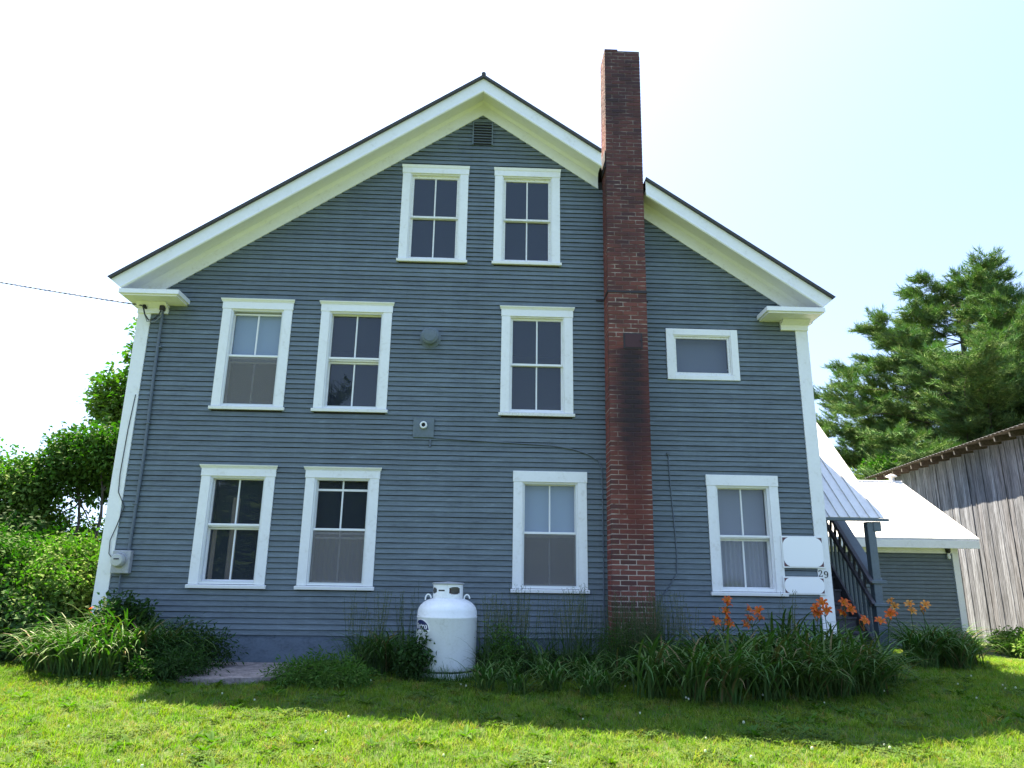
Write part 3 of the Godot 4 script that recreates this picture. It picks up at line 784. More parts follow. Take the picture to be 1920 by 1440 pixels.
# ---------------------------------------------------------------- things on the wall
func wall_things() -> void:
	var b: MB
	# electric meter
	var t := thing("electric_meter", "round glass electric meter on a grey box near the corner board", "meter", Vector3(0.305, 1.10, 0.02))
	b = MB.new(); b.cbox(Vector3(-0.115, 0.0, 0.0), Vector3(0.115, 0.29, 0.09), 0.008); put(b, "meter_box", M.meterbox, t)
	var q := Transform3D(Basis(Vector3(1, 0, 0), PI / 2), Vector3(-0.012, 0.165, 0.09))
	b = MB.new(); b.lathe(PackedVector2Array([Vector2(0.093, 0.0), Vector2(0.093, 0.022), Vector2(0.088, 0.026)]), 28, q); put(b, "meter_ring", M.meterbox, t)
	b = MB.new(); b.lathe(PackedVector2Array([Vector2(0.084, 0.024), Vector2(0.082, 0.075), Vector2(0.070, 0.092), Vector2(0.0, 0.096)]), 28, q); put(b, "meter_cover", M.meterface, t)
	b = MB.new(); b.box(Vector3(-0.045, 0.172, 0.187), Vector3(0.022, 0.188, 0.190)); put(b, "register", M.lettering, t)
	b = MB.new(); b.tube(PackedVector3Array([Vector3(0.0, 0.0, 0.03), Vector3(0.0, -0.25, 0.03)]), 0.013, 0.013, 8); put(b, "ground_conduit", M.paintcable, t)
	# conduit from the weatherhead down to the meter
	var cd := thing("service_conduit", "thin painted conduit running down the clapboards to the electric meter", "conduit", Vector3(0.34, 1.40, 0.04))
	b = MB.new(); b.tube(PackedVector3Array([Vector3(0.02, 0.0, 0.0), Vector3(0.03, 1.2, 0.0), Vector3(0.0, 2.4, 0.0), Vector3(0.0, 3.33, 0.02)]), 0.021, 0.021, 9); put(b, "pipe", M.paintcable, cd)
	b = MB.new(); b.cbox(Vector3(-0.035, 3.33, -0.01), Vector3(0.035, 3.41, 0.075), 0.012); put(b, "weatherhead", M.iron, cd)
	for yy in [0.6, 1.7, 2.8]:
		b = MB.new(); b.cbox(Vector3(-0.03 + 0.012, yy - 0.012, -0.022), Vector3(0.05, yy + 0.012, 0.024), 0.003); put(b, "pipe_clamp", M.paintcable, cd)
	# overhead service wire and its drip loop
	var sw := thing("service_wire", "twisted overhead service wire looping to the weatherhead under the cornice return", "cable", Vector3(0.03, 4.78, 0.10))
	var far := Vector3(-16.0, 6.0, -6.0)
	for s in 3:
		var pts := PackedVector3Array()
		for k in 161:
			var u := k / 160.0
			var p := Vector3(0, 0.02, 0.0).lerp(far, u) + Vector3(0, -0.62 * sin(PI * u), 0)
			var w := u * 420.0 + s * TAU / 3.0
			pts.append(p + Vector3(0, cos(w), sin(w)) * 0.008)
		b = MB.new(); b.tube(pts, 0.006, 0.006, 5); put(b, "wire_strand", M.darkcable if s < 2 else M.greycable, sw)
	b = MB.new(); b.tube(PackedVector3Array([Vector3(0.0, 0.02, 0), Vector3(0.05, 0.0, 0.02), Vector3(0.08, -0.06, 0.04), Vector3(0.10, -0.13, 0.03), Vector3(0.16, -0.21, 0.02), Vector3(0.22, -0.20, 0.02), Vector3(0.28, -0.12, 0.0), Vector3(0.31, -0.03, 0.0)]), 0.010, 0.010, 6); put(b, "drip_loop", M.darkcable, sw)
	b = MB.new(); b.tube(PackedVector3Array([Vector3(0.09, -0.12, 0.02), Vector3(0.14, -0.23, 0.02), Vector3(0.24, -0.23, 0.01), Vector3(0.31, -0.14, 0.0), Vector3(0.32, -0.03, 0.0)]), 0.007, 0.007, 6); put(b, "drip_loop", M.greycable, sw)
	b = MB.new(); b.cbox(Vector3(0.045, -0.02, -0.06), Vector3(0.085, 0.03, 0.02), 0.008); put(b, "insulator", M.black, sw)
	# loose cable down the corner board
	var lc := thing("corner_cable", "thin black cable sagging down the white corner board to the electric meter", "cable", Vector3(0.15, 1.4, 0.036))
	b = MB.new(); b.tube(PackedVector3Array([Vector3(-0.02, 2.1, 0.0), Vector3(-0.05, 1.6, 0.0), Vector3(-0.06, 1.0, 0.004), Vector3(-0.045, 0.75, 0.002), Vector3(0.06, 0.56, -0.008), Vector3(0.0, 0.30, 0.004), Vector3(-0.05, 0.12, 0.01), Vector3(-0.04, -0.05, 0.008), Vector3(0.02, -0.12, 0.01)]), 0.0055, 0.0055, 6); put(b, "cable_run", M.darkcable, lc)
	# dryer vent
	var vh := thing("vent_hood", "round painted exhaust vent hood between the upper windows", "vent", Vector3(4.17, 4.45, 0.012))
	q = Transform3D(Basis(Vector3(1, 0, 0), PI / 2), Vector3.ZERO)
	b = MB.new(); b.lathe(PackedVector2Array([Vector2(0.155, 0.0), Vector2(0.155, 0.012), Vector2(0.10, 0.018), Vector2(0.10, 0.055), Vector2(0.0, 0.056)]), 30, q); put(b, "flange", M.bluetrim, vh)
	b = MB.new(); b.lathe(PackedVector2Array([Vector2(0.10, 0.07), Vector2(0.125, 0.075), Vector2(0.125, 0.10), Vector2(0.115, 0.11), Vector2(0.095, 0.115), Vector2(0.090, 0.124), Vector2(0.0, 0.130)]), 30, Transform3D(q.basis, Vector3(0, 0.005, 0))); put(b, "cap", M.bluetrim, vh)
	# flue terminal on a square plate with its pipe stub
	var fp := thing("flue_terminal", "square painted wall plate with a round white flue pipe end", "flue", Vector3(4.135, 3.125, 0.014))
	b = MB.new(); b.cbox(Vector3(-0.145, -0.143, 0.0), Vector3(0.145, 0.143, 0.028), 0.004); put(b, "plate", M.bluetrim, fp)
	q = Transform3D(Basis(Vector3(1, 0, 0), PI / 2), Vector3(0.0, 0.028, 0.028))
	b = MB.new(); b.lathe(PackedVector2Array([Vector2(0.050, 0.0), Vector2(0.050, 0.045), Vector2(0.046, 0.05), Vector2(0.031, 0.05), Vector2(0.027, 0.03)]), 24, q); put(b, "pipe_end", M.white, fp)
	b = MB.new(); b.lathe(PackedVector2Array([Vector2(0.0265, 0.012), Vector2(0.0, 0.0125)]), 18, q); put(b, "bore", M.black, fp)
	b = MB.new(); b.tube(PackedVector3Array([Vector3(0.10, -0.17, 0.02), Vector3(0.10, -0.28, 0.02)]), 0.013, 0.011, 8); put(b, "stub_pipe", M.paintcable, fp)
	# phone line from the flue plate to the chimney, then down
	var pl := thing("wall_cable", "thin painted cable drooping along the clapboards to the chimney and down", "cable", Vector3(4.24, 2.98, 0.026))
	b = MB.new()
	var P := PackedVector3Array([Vector3(0, 0, 0)])
	for k in 12: P.append(Vector3(0.14 * (k + 1), -0.006 * (k + 1), 0.0))
	for p in [Vector3(1.95, -0.11, 0.0), Vector3(2.18, -0.18, 0.002), Vector3(2.33, -0.27, 0.004), Vector3(2.385, -0.40, 0.004), Vector3(2.385, -1.2, 0.004), Vector3(2.38, -2.0, 0.004), Vector3(2.38, -2.75, 0.0)]: P.append(p)
	b.tube(P, 0.009, 0.009, 6); put(b, "cable_run", M.paintcable, pl)
	# cable on the other side of the chimney
	var pr := thing("hanging_cable", "slim painted cable hanging down the wall beside the chimney to the small window side", "cable", Vector3(7.56, 2.83, 0.026))
	b = MB.new(); b.tube(PackedVector3Array([Vector3(0, 0.0, 0), Vector3(0.01, -0.4, 0), Vector3(0.04, -0.9, 0.0), Vector3(0.06, -1.35, 0), Vector3(0.05, -1.62, 0.0), Vector3(-0.05, -1.78, 0.01), Vector3(-0.17, -1.93, 0.02), Vector3(-0.24, -2.2, 0.03)]), 0.008, 0.008, 6); put(b, "cable_run", M.paintcable, pr)
	b = MB.new(); b.cbox(Vector3(-0.02, -0.02, -0.012), Vector3(0.02, 0.02, 0.012), 0.004); put(b, "bracket", M.paintcable, pr)
	# blank signs at the right corner
	var s1 := thing("sign_board", "large blank white sign on a dark board between window and corner board", "sign", Vector3(9.345, 1.30, 0.036))
	sign_board(s1, 0.585, 0.425, 0.11)
	var s2 := thing("sign_board", "small blank white rounded sign mounted under the larger sign", "sign", Vector3(9.325, 0.955, 0.036))
	sign_board(s2, 0.575, 0.235, 0.085)
	# house number
	var hn := thing("house_number", "black house number 29 on the white corner board", "number", Vector3(9.545, 1.175, 0.0305))
	var f := SystemFont.new(); f.font_names = PackedStringArray(["Droid Serif"])
	for k in 2:
		var tm := TextMesh.new(); tm.text = ["2", "9"][k]; tm.font = f; tm.font_size = 64; tm.pixel_size = 0.0019; tm.depth = 0.006
		var o := obj(tm, "digit", M.lettering, hn); o.position = Vector3(0.022 + k * 0.075, 0.057 - k * 0.012, 0.004)

func rounded(w: float, h: float, r: float) -> PackedVector2Array:
	var p := PackedVector2Array()
	for c in [[w / 2 - r, r, -PI / 2], [w / 2 - r, h - r, 0.0], [-w / 2 + r, h - r, PI / 2], [-w / 2 + r, r, PI]]:
		for k in 7:
			var a: float = c[2] + PI / 2 * k / 6.0
			p.append(Vector2(c[0] + cos(a) * r, c[1] + sin(a) * r))
	return p

func sign_board(t: Node3D, w: float, h: float, r: float) -> void:
	var b := MB.new(); b.cbox(Vector3(-w / 2, 0, 0), Vector3(w / 2, h, 0.012), 0.003); put(b, "backing_board", M.trim, t)
	b = MB.new(); b.box(Vector3(-w / 2 + 0.022, 0.022, 0.0125), Vector3(w / 2 - 0.022, h - 0.022, 0.015)); put(b, "dark_panel", M.maroon, t)
	b = MB.new(); b.prism(rounded(w - 0.036, h - 0.036, r), 0.0155, 0.018, Transform3D(Basis(), Vector3(0, 0.018, 0))); put(b, "blank_face", M.signwhite, t)

# ---------------------------------------------------------------- propane tank
func build_tank() -> void:
	var c := Vector3(4.60, ground_y(4.6, 0.95) - 0.01, 0.95)
	var t := thing("propane_tank", "white upright propane tank with blue oval sticker standing against the house", "tank", c)
	var R := 0.352
	var b := MB.new()
	b.lathe(PackedVector2Array([Vector2(R - 0.03, 0.0), Vector2(R - 0.03, 0.07)]), 40); put(b, "foot_ring", M.white, t)
	b = MB.new()
	var prof := PackedVector2Array([Vector2(0.05, 0.045), Vector2(0.2, 0.055), Vector2(R - 0.02, 0.09), Vector2(R, 0.14), Vector2(R, 0.655), Vector2(R + 0.003, 0.66), Vector2(R + 0.003, 0.672), Vector2(R, 0.677)])
	for k in 9:
		var a := PI / 2 * (k + 1) / 9.0
		prof.append(Vector2(R - 0.0 - (R - 0.0) * (1.0 - pow(cos(a), 0.75)), 0.70 + 0.19 * pow(sin(a), 0.9)))
	b.lathe(prof, 48); put(b, "shell", M.white, t)
	# valve collar with oval openings
	var q := MB.new()
	var rc := 0.178
	for k in 48:
		var a := TAU * k / 48.0
		var hole := false
		var d1 := absf(wrapf(a - 0.45, -PI, PI)); var d2 := absf(wrapf(a + 1.15, -PI, PI))
		var half := 0.0
		if d1 < 0.40: half = 0.042 * sqrt(1.0 - pow(d1 / 0.40, 4.0)); hole = true
		if d2 < 0.30: half = 0.036 * sqrt(1.0 - pow(d2 / 0.30, 2.0)); hole = true
		var a1 := TAU * (k + 1) / 48.0
		if hole:
			q.lathe(PackedVector2Array([Vector2(rc, 0.875), Vector2(rc, 0.965 - half)]), 1, Transform3D.IDENTITY, a, a1)
			q.lathe(PackedVector2Array([Vector2(rc, 0.965 + half), Vector2(rc, 1.035)]), 1, Transform3D.IDENTITY, a, a1)
		else:
			q.lathe(PackedVector2Array([Vector2(rc, 0.875), Vector2(rc, 1.035)]), 1, Transform3D.IDENTITY, a, a1)
	put(q, "valve_collar", M.white, t)
	q = MB.new(); q.lathe(PackedVector2Array([Vector2(rc - 0.006, 1.033), Vector2(rc + 0.012, 1.036), Vector2(rc + 0.016, 1.046), Vector2(rc + 0.004, 1.054), Vector2(rc - 0.03, 1.058), Vector2(0.0, 1.068)]), 36); put(q, "collar_lid", M.meterbox, t)
	q = MB.new(); q.lathe(PackedVector2Array([Vector2(0.05, 0.86), Vector2(0.05, 0.93), Vector2(0.03, 0.94), Vector2(0.03, 0.99), Vector2(0.0, 0.992)]), 16); put(q, "valve", mat(lin(0.20, 0.05, 0.035), 0.5, 0.2), t)
	q = MB.new(); q.lathe(PackedVector2Array([Vector2(rc + 0.0012, 0.958), Vector2(rc + 0.0012, 0.974)]), 6, Transform3D.IDENTITY, -0.62, -0.18); put(q, "collar_plate", M.iron, t)
	for s in [-1.0, 1.0]:
		var loop := PackedVector3Array()
		for k in 11:
			var a := PI * k / 10.0 - 0.2
			loop.append(Vector3(s * (0.228 + 0.034 * cos(a) * s * -1.0), 0.865 + 0.055 * sin(a), 0.05))
		q = MB.new(); q.tube(loop, 0.009, 0.009, 8); put(q, "lifting_lug", M.white, t)
	# sticker: a dark blue half oval with white lettering, bent round the shell
	var bend := func(p: Vector2, out: float) -> Vector3:
		var a := p.x / R
		return Vector3(sin(a), 0, cos(a)) * (R + out) + Vector3(0, p.y, 0)
	var sx := -0.345; var sy := 0.532
	for layer in 2:
		var o := MB.new()
		var rw: float = [0.158, 0.146][layer]; var rhh: float = [0.118, 0.107][layer]; var dn: float = [-0.012, 0.0][layer]; var out: float = [0.0008, 0.0016][layer]
		for k in 20:
			var xa := -rw + 2 * rw * k / 20.0; var xb := -rw + 2 * rw * (k + 1) / 20.0
			var ya := rhh * sqrt(maxf(0, 1.0 - pow(xa / rw, 2.0))); var yb := rhh * sqrt(maxf(0, 1.0 - pow(xb / rw, 2.0)))
			o.quad(bend.call(Vector2(sx + xa, sy + dn), out), bend.call(Vector2(sx + xb, sy + dn), out), bend.call(Vector2(sx + xb, sy + maxf(yb, dn)), out), bend.call(Vector2(sx + xa, sy + maxf(ya, dn)), out))
		put(o, "sticker", M.signwhite if layer == 0 else M.navy, t)
	var f := SystemFont.new(); f.font_names = PackedStringArray(["Droid Serif"]); f.font_italic = true; f.font_weight = 700
	var tm := TextMesh.new(); tm.text = "Metro"; tm.font = f; tm.font_size = 64; tm.pixel_size = 0.00125; tm.depth = 0.0
	var arr := tm.get_mesh_arrays() if tm.get_surface_count() > 0 else []
	if arr.size() > 0:
		var src: PackedVector3Array = arr[Mesh.ARRAY_VERTEX]
		var idx: PackedInt32Array = arr[Mesh.ARRAY_INDEX]
		var l := MB.new()
		for k in range(0, idx.size(), 3):
			var tri := []
			for j in 3:
				var p := src[idx[k + j]]
				tri.append(bend.call(Vector2(sx + p.x + 0.0, sy + 0.038 + p.y), 0.0024))
			l.tri(tri[0], tri[2], tri[1])
		if l.v.size() > 0: put(l, "lettering", M.signwhite, t)

# ---------------------------------------------------------------- porch stairs
func build_porch() -> void:
	var gx := ground_y(10.8, -1.0)
	var t := thing("covered_stairs", "covered dark blue outdoor stairs with white metal roof beside the house corner", "porch", Vector3(10.4, gx, -1.0))
	var O := Vector3(10.4, gx, -1.0)
	var b: MB
	var put_box := func(p: Vector3, q: Vector3, called: String, m: Material) -> void:
		var bb := MB.new(); bb.cbox(p - O, q - O, 0.005); put(bb, called, m, t)
	# roof: slopes up and back, 45 degrees, with raised seams
	var rx0 := 9.73; var rx1 := 11.10; var ey := 2.085; var ez := -0.98; var run := 2.55
	var slope := Transform3D(Basis(Vector3(1, 0, 0), PI / 4), Vector3(0, ey, ez) - O)
	b = MB.new(); b.xbox(slope, Vector3(rx0, -0.012, -run * 1.414), Vector3(rx1, 0.0, 0.0)); var rf := put(b, "roof_panel", M.metalroof, t)
	var k := 0
	var x := rx0 + 0.06
	while x < rx1:
		b = MB.new(); b.xbox(slope, Vector3(x - 0.007, 0.0005, -run * 1.414), Vector3(x + 0.007, 0.018, 0.0)); put(b, "roof_seam", M.metalroof, t)
		x += 0.155
	b = MB.new(); b.xbox(slope, Vector3(rx0, -0.07, -run * 1.414), Vector3(rx1 - 0.06, -0.014, -0.03)); put(b, "roof_deck", M.porchwood, t)
	put_box.call(Vector3(rx0, ey - 0.055, ez - 0.02), Vector3(rx1 + 0.07, ey - 0.012, ez + 0.012), "eave_trim", M.bluetrim)
	# beam and post
	put_box.call(Vector3(10.84, gx - 0.1, ez - 0.15), Vector3(10.96, ey - 0.06, ez - 0.03), "post", M.bluetrim)
	put_box.call(Vector3(10.93, ey - 0.20, ez - 0.16), Vector3(11.05, ey - 0.058, ez - 0.015), "beam_end", M.bluetrim)
	put_box.call(Vector3(10.80, 1.115, ez - 0.17), Vector3(11.03, 1.165, ez + 0.0), "rail_cap", M.bluetrim)
	put_box.call(Vector3(10.80, 0.79, ez - 0.17), Vector3(11.03, 0.835, ez + 0.0), "rail_cap", M.bluetrim)
	put_box.call(Vector3(10.83, gx - 0.12, ez - 0.16), Vector3(10.975, 0.79, ez - 0.02), "post_base", M.bluetrim)
	# stairs
	var steps := 11
	for s in steps:
		var y := 0.22 + s * 0.2; var z := -1.0 - s * 0.2
		put_box.call(Vector3(9.74, y - 0.035, z - 0.24), Vector3(10.72, y, z + 0.02), "tread", M.porchwood)
		put_box.call(Vector3(9.75, y - 0.2, z - 0.025), Vector3(10.71, y - 0.036, z - 0.005), "riser", M.porchwood)
	var dia := func(x0: float, x1: float, y0: float, h: float, z0: float, len: float, called: String, m: Material) -> void:
		var bb := MB.new()
		var tt := Transform3D(Basis(Vector3(1, 0, 0), PI / 4), Vector3(0, y0, z0) - O)
		bb.xcbox(tt, Vector3(x0, 0, -len), Vector3(x1, h, 0), 0.004); put(bb, called, m, t)
	dia.call(10.725, 10.765, -0.03, 0.26, -1.02, 3.1, "stringer", M.porchwood)
	# upper wide rail board, handrail below it, balusters
	dia.call(10.845, 11.0, 1.15, 0.03, -1.06, 1.75, "rail_board", M.bluetrim)
	dia.call(10.77, 10.835, 1.10, 0.06, -1.02, 2.2, "handrail", M.porchwood)
	dia.call(10.775, 10.83, 0.79, 0.055, -1.02, 2.6, "lower_rail", M.porchwood)
	for s in 15:
		var z := -1.16 - s * 0.125
		var dz := -1.02 - z
		var top := 0.80 + dz
		put_box.call(Vector3(10.785, top - 0.62, z - 0.018), Vector3(10.82, top, z + 0.018), "baluster", M.bluetrim)
	for s in 9:
		var z := -1.2 - s * 0.13
		var top := 1.12 + (-1.02 - z)
		b = MB.new()
		var prof := PackedVector2Array([Vector2(0.012, 0.0), Vector2(0.024, 0.09), Vector2(0.013, 0.16), Vector2(0.022, 0.2), Vector2(0.012, 0.26)])
		b.lathe(prof, 10, Transform3D(Basis(), Vector3(10.803, top - 0.24, z) - O)); put(b, "spindle", M.porchwood, t)

# ---------------------------------------------------------------- shed
func build_shed() -> void:
	var zf := -5.0
	var xl := 10.3; var xr := 14.79; var g := ground_y(14.5, zf)
	var t := thing("clapboard_shed", "low blue clapboard shed with a bright white metal roof beside the barn", "shed", Vector3(14.0, g, zf))
	var O := Vector3(14.0, g, zf)
	var b := MB.new(); b.box(Vector3(xl, g - 0.4, zf - 4.2) - O, Vector3(xr - 0.02, 1.86, zf - 0.03) - O); put(b, "wall_shell", M.clap, t)
	var rng := RandomNumberGenerator.new(); rng.seed = 9
	var y := g - 0.05
	while y < 1.74:
		b = MB.new()
		b.v = PackedVector3Array()
		var p0 := Vector3(xl, y, zf + 0.022) - O; var p1 := Vector3(xr - 0.13, y, zf + 0.022) - O
		var q0 := Vector3(xl, y + 0.066, zf + 0.004) - O; var q1 := Vector3(xr - 0.13, y + 0.066, zf + 0.004) - O
		var r0 := Vector3(xl, y + 0.006, zf - 0.002) - O; var r1 := Vector3(xr - 0.13, y + 0.006, zf - 0.002) - O
		b.quad(p0, p1, q1, q0); b.quad(r0, r1, p1, p0); b.tri(p1, r1, q1); b.tri(p0, q0, r0)
		put(b, "clapboard", M.clap, t)
		y += 0.075
	b = MB.new(); b.cbox(Vector3(xr - 0.128, g - 0.1, zf - 0.1) - O, Vector3(xr + 0.005, 1.76, zf + 0.032) - O, 0.004); put(b, "corner_board", M.trim, t)
	b = MB.new(); b.cbox(Vector3(xl, 1.745, zf - 0.02) - O, Vector3(xr + 0.006, 1.86, zf + 0.028) - O, 0.004); put(b, "frieze_board", M.trim, t)
	b = MB.new(); b.box(Vector3(xl, 1.845, zf + 0.03) - O, Vector3(xr + 0.28, 1.865, zf + 0.285) - O); put(b, "soffit", M.trim, t)
	b = MB.new(); b.cbox(Vector3(xl, 1.835, zf + 0.286) - O, Vector3(xr + 0.30, 2.0, zf + 0.312) - O, 0.004); put(b, "fascia", M.trim, t)
	# roof: two slopes, ridge at z -7.2
	var rise := 1.48; var run := 2.5
	for s in [1.0, -1.0]:
		b = MB.new()
		var ze: float = -7.2 + s * run; 
		var e0 := Vector3(xl, 2.005, ze) - O; var e1 := Vector3(xr + 0.32, 2.005, ze) - O; var d0 := Vector3(xl, 2.005 + rise, -7.2) - O; var d1 := Vector3(xr + 0.32, 2.005 + rise, -7.2) - O
		var up := Vector3(0, 0.03, 0)
		if s > 0:
			b.quad(e0 + up, e1 + up, d1 + up, d0 + up); b.quad(e0, e1, e1 + up, e0 + up); b.quad(e1, d1, d1 + up, e1 + up); b.quad(e1, e0, d0, d1)
		else:
			b.quad(e1 + up, e0 + up, d0 + up, d1 + up); b.quad(e1, e0, e0 + up, e1 + up); b.quad(d1, e1, e1 + up, d1 + up); b.quad(e0, e1, d1, d0)
		put(b, "roof_slope", M.metalroof, t)
		var x := xl + 0.2
		while x < xr + 0.3:
			if s > 0:
				b = MB.new()
				var ax := Vector3(x, 2.036, ze) - O; var bx := Vector3(x, 2.036 + rise, -7.2) - O
				b.tube(PackedVector3Array([ax, bx]), 0.008, 0.008, 5); put(b, "roof_seam", M.metalroof, t)
			x += 0.4
	b = MB.new(); b.prism(PackedVector2Array([Vector2(-7.2 + run, 1.85), Vector2(-7.2, 2.0 + rise), Vector2(-7.2 - run, 1.85)]), xr - 0.06, xr - 0.03, Transform3D(Basis(Vector3(0, 0, 1), Vector3(0, 1, 0), Vector3(1, 0, 0)), -O)); put(b, "gable_wall", M.clap, t)
	b = MB.new(); b.tube(PackedVector3Array([Vector3(xl, 2.03 + rise, -7.2) - O, Vector3(xr + 0.32, 2.03 + rise, -7.2) - O]), 0.04, 0.04, 8); put(b, "ridge_cap", M.metalroof, t)
	# roof vent behind the ridge
	var rv := thing("roof_vent", "small white capped vent pipe on the shed ridge in front of the barn", "vent", Vector3(14.93, 3.50, -7.3))
	b = MB.new(); b.lathe(PackedVector2Array([Vector2(0.06, -0.15), Vector2(0.06, 0.14)]), 16); put(b, "pipe", M.metalroof, rv)
	b = MB.new(); b.lathe(PackedVector2Array([Vector2(0.0, 0.15), Vector2(0.13, 0.155), Vector2(0.12, 0.18), Vector2(0.0, 0.23)]), 16); put(b, "cap", M.metalroof, rv)
	# lamp under the eave
	var lp := thing("eave_lamp", "bare bulb lamp hanging under the white shed eave", "lamp", Vector3(14.57, 1.80, zf + 0.06))
	b = MB.new(); b.lathe(PackedVector2Array([Vector2(0.03, -0.05), Vector2(0.045, -0.03), Vector2(0.05, 0.04)]), 14); put(b, "socket", M.iron, lp)
	b = MB.new(); b.lathe(PackedVector2Array([Vector2(0.0, -0.17), Vector2(0.03, -0.16), Vector2(0.04, -0.13), Vector2(0.033, -0.09), Vector2(0.02, -0.05)]), 14); put(b, "bulb", M.white, lp)

# ---------------------------------------------------------------- barn
func build_barn() -> void:
	# local frame: +z runs along the wall towards the camera, +x into the barn; origin at the far bottom corner of the wall
	var t := thing("weathered_barn", "unpainted grey board barn with exposed rafter tails behind the shed", "barn", Vector3(17.30, -0.35, -11.5), -0.114)
	var L := 12.5; var H := 4.39
	var rng := RandomNumberGenerator.new(); rng.seed = 21
	var b: MB
	b = MB.new(); b.box(Vector3(0.03, -0.3, 0.0), Vector3(0.10, H + 0.2, L)); put(b, "frame_wall", M.black, t)
	b = MB.new(); b.box(Vector3(0.03, -0.3, -0.06), Vector3(7.0, H + 0.25, -0.01)); put(b, "end_wall", M.barnwood[1], t)
	b = MB.new(); b.box(Vector3(0.03, -0.3, L + 0.01), Vector3(7.0, H + 0.2, L + 0.06)); put(b, "end_wall", M.barnwood[1], t)
	var z := 0.0
	while z < L:
		var w := rng.randf_range(0.13, 0.25)
		b = MB.new()
		var dx := rng.randf_range(-0.010, 0.008)
		var lo := 0.18 + rng.randf_range(-0.03, 0.05)
		var tw := rng.randf_range(-0.008, 0.008)
		# a board, slightly cupped and skewed, with two chamfers
		var za := z + 0.004; var zb := z + w - 0.004
		b.xcbox(Transform3D(Basis(Vector3(0, 1, 0), tw), Vector3(dx, 0, (za + zb) * 0.5)), Vector3(-0.012, lo, -(zb - za) * 0.5), Vector3(0.012, H + 0.27, (zb - za) * 0.5), 0.004)
		put(b, "board", M.barnwood[rng.randi() % 4], t)
		if rng.randf() < 0.35:
			b = MB.new(); b.box(Vector3(-0.026, lo + 0.05, zb - 0.012), Vector3(-0.013, H + 0.25, zb + 0.02)); put(b, "batten", M.barnwood[rng.randi() % 4], t)
		z += w
	b = MB.new(); b.box(Vector3(-0.02, -0.3, 0.0), Vector3(0.028, 0.15, L)); put(b, "sill_beam", M.darkwood, t)
	# roof, rising away from the eave
	var eave := Vector3(-0.52, H + 0.23, 0)
	var pitch := 0.14
	var tt := Transform3D(Basis(Vector3(0, 0, 1), pitch), eave)
	b = MB.new(); b.xbox(tt, Vector3(0.0, 0.0, -0.45), Vector3(6.0, 0.02, L + 0.3)); put(b, "roof_boards", M.darkwood, t)
	b = MB.new()
	# corrugated covering
	var zz := -0.5
	while zz < L + 0.35:
		var z1 := zz + 0.04; var y0 := 0.034 + 0.012 * sin(zz * 39.3); var y1 := 0.034 + 0.012 * sin(z1 * 39.3)
		b.quad(tt * Vector3(-0.05, y0, zz), tt * Vector3(-0.05, y1, z1), tt * Vector3(6.0, y1, z1), tt * Vector3(6.0, y0, zz))
		b.quad(tt * Vector3(-0.05, y0 - 0.012, zz), tt * Vector3(-0.05, y1 - 0.012, z1), tt * Vector3(-0.05, y1, z1), tt * Vector3(-0.05, y0, zz))
		zz = z1
	put(b, "roof_covering", M.shingle, t)
	z = 0.12
	while z < L:
		b = MB.new(); b.xcbox(tt, Vector3(0.05, -0.13, z), Vector3(1.1, -0.001, z + 0.055), 0.006); put(b, "rafter_tail", M.darkwood, t)
		b = MB.new(); b.xbox(tt, Vector3(0.045, -0.115, z + 0.004), Vector3(0.0495, -0.03, z + 0.05)); put(b, "rafter_end", M.tailwood, t)
		z += 0.57
	b = MB.new(); b.cbox(Vector3(-0.07, 1.32, 7.3), Vector3(-0.02, 1.70, 7.42), 0.01); put(b, "door_latch", M.darkwood, t)

# ---------------------------------------------------------------- vegetation
func leaf_cluster(rng: RandomNumberGenerator, n: int, r: float, len: float, wid: float, flat := 0.6) -> ArrayMesh:
	var b := MB.new()
	for k in n:
		var p := Vector3(rng.randfn(), rng.randfn() * flat, rng.randfn()).limit_length(2.0) * r * 0.5
		var d := (p.normalized() + Vector3(rng.randfn(), rng.randfn() * 0.7 - 0.15, rng.randfn()) * 0.8).normalized()
		var s := d.cross(Vector3(rng.randfn() * 0.5, 1.0, rng.randfn() * 0.5)).normalized()
		var up := s.cross(d).normalized()
		var l := len * rng.randf_range(0.7, 1.25); var w := wid * rng.randf_range(0.7, 1.2)
		var tone := rng.randf_range(0.75, 1.2)
		b.col = Color(tone, tone, tone * rng.randf_range(0.8, 1.1))
		var a := p; var tip := p + d * l - up * l * 0.22
		var m := p + d * l * 0.48
		var m1 := m + s * w * 0.5 + up * w * 0.14; var m2 := m - s * w * 0.5 + up * w * 0.14
		b.tri(a, m1, m); b.tri(m1, tip, m); b.tri(a, m, m2); b.tri(m, tip, m2)
	return b.mesh()

func needle_tuft(rng: RandomNumberGenerator, n: int, len: float) -> ArrayMesh:
	# a shoot along +x with needles that sweep forward and up
	var b := MB.new()
	for k in n:
		var u := rng.randf()
		var d := Vector3(0.55 + rng.randf() * 0.6, rng.randfn() * 0.55 + 0.30, rng.randfn() * 0.6).normalized()
		var s := d.cross(Vector3(rng.randfn(), rng.randfn(), rng.randfn())).normalized() * len * 0.045
		var l := len * rng.randf_range(0.6, 1.1)
		var tone := rng.randf_range(0.7, 1.25)
		b.col = Color(tone, tone, tone)
		var o := Vector3((u - 0.45) * len * 1.5, rng.randfn() * 0.02, rng.randfn() * 0.02)
		b.tri(o - s, o + s, o + d * l)
	return b.mesh()

func jitter(c: Color, rng: RandomNumberGenerator, v := 0.25) -> Color:
	var t := 1.0 + rng.randf_range(-v, v)
	return Color(c.r * t * rng.randf_range(0.85, 1.2), c.g * t, c.b * t * rng.randf_range(0.8, 1.2))

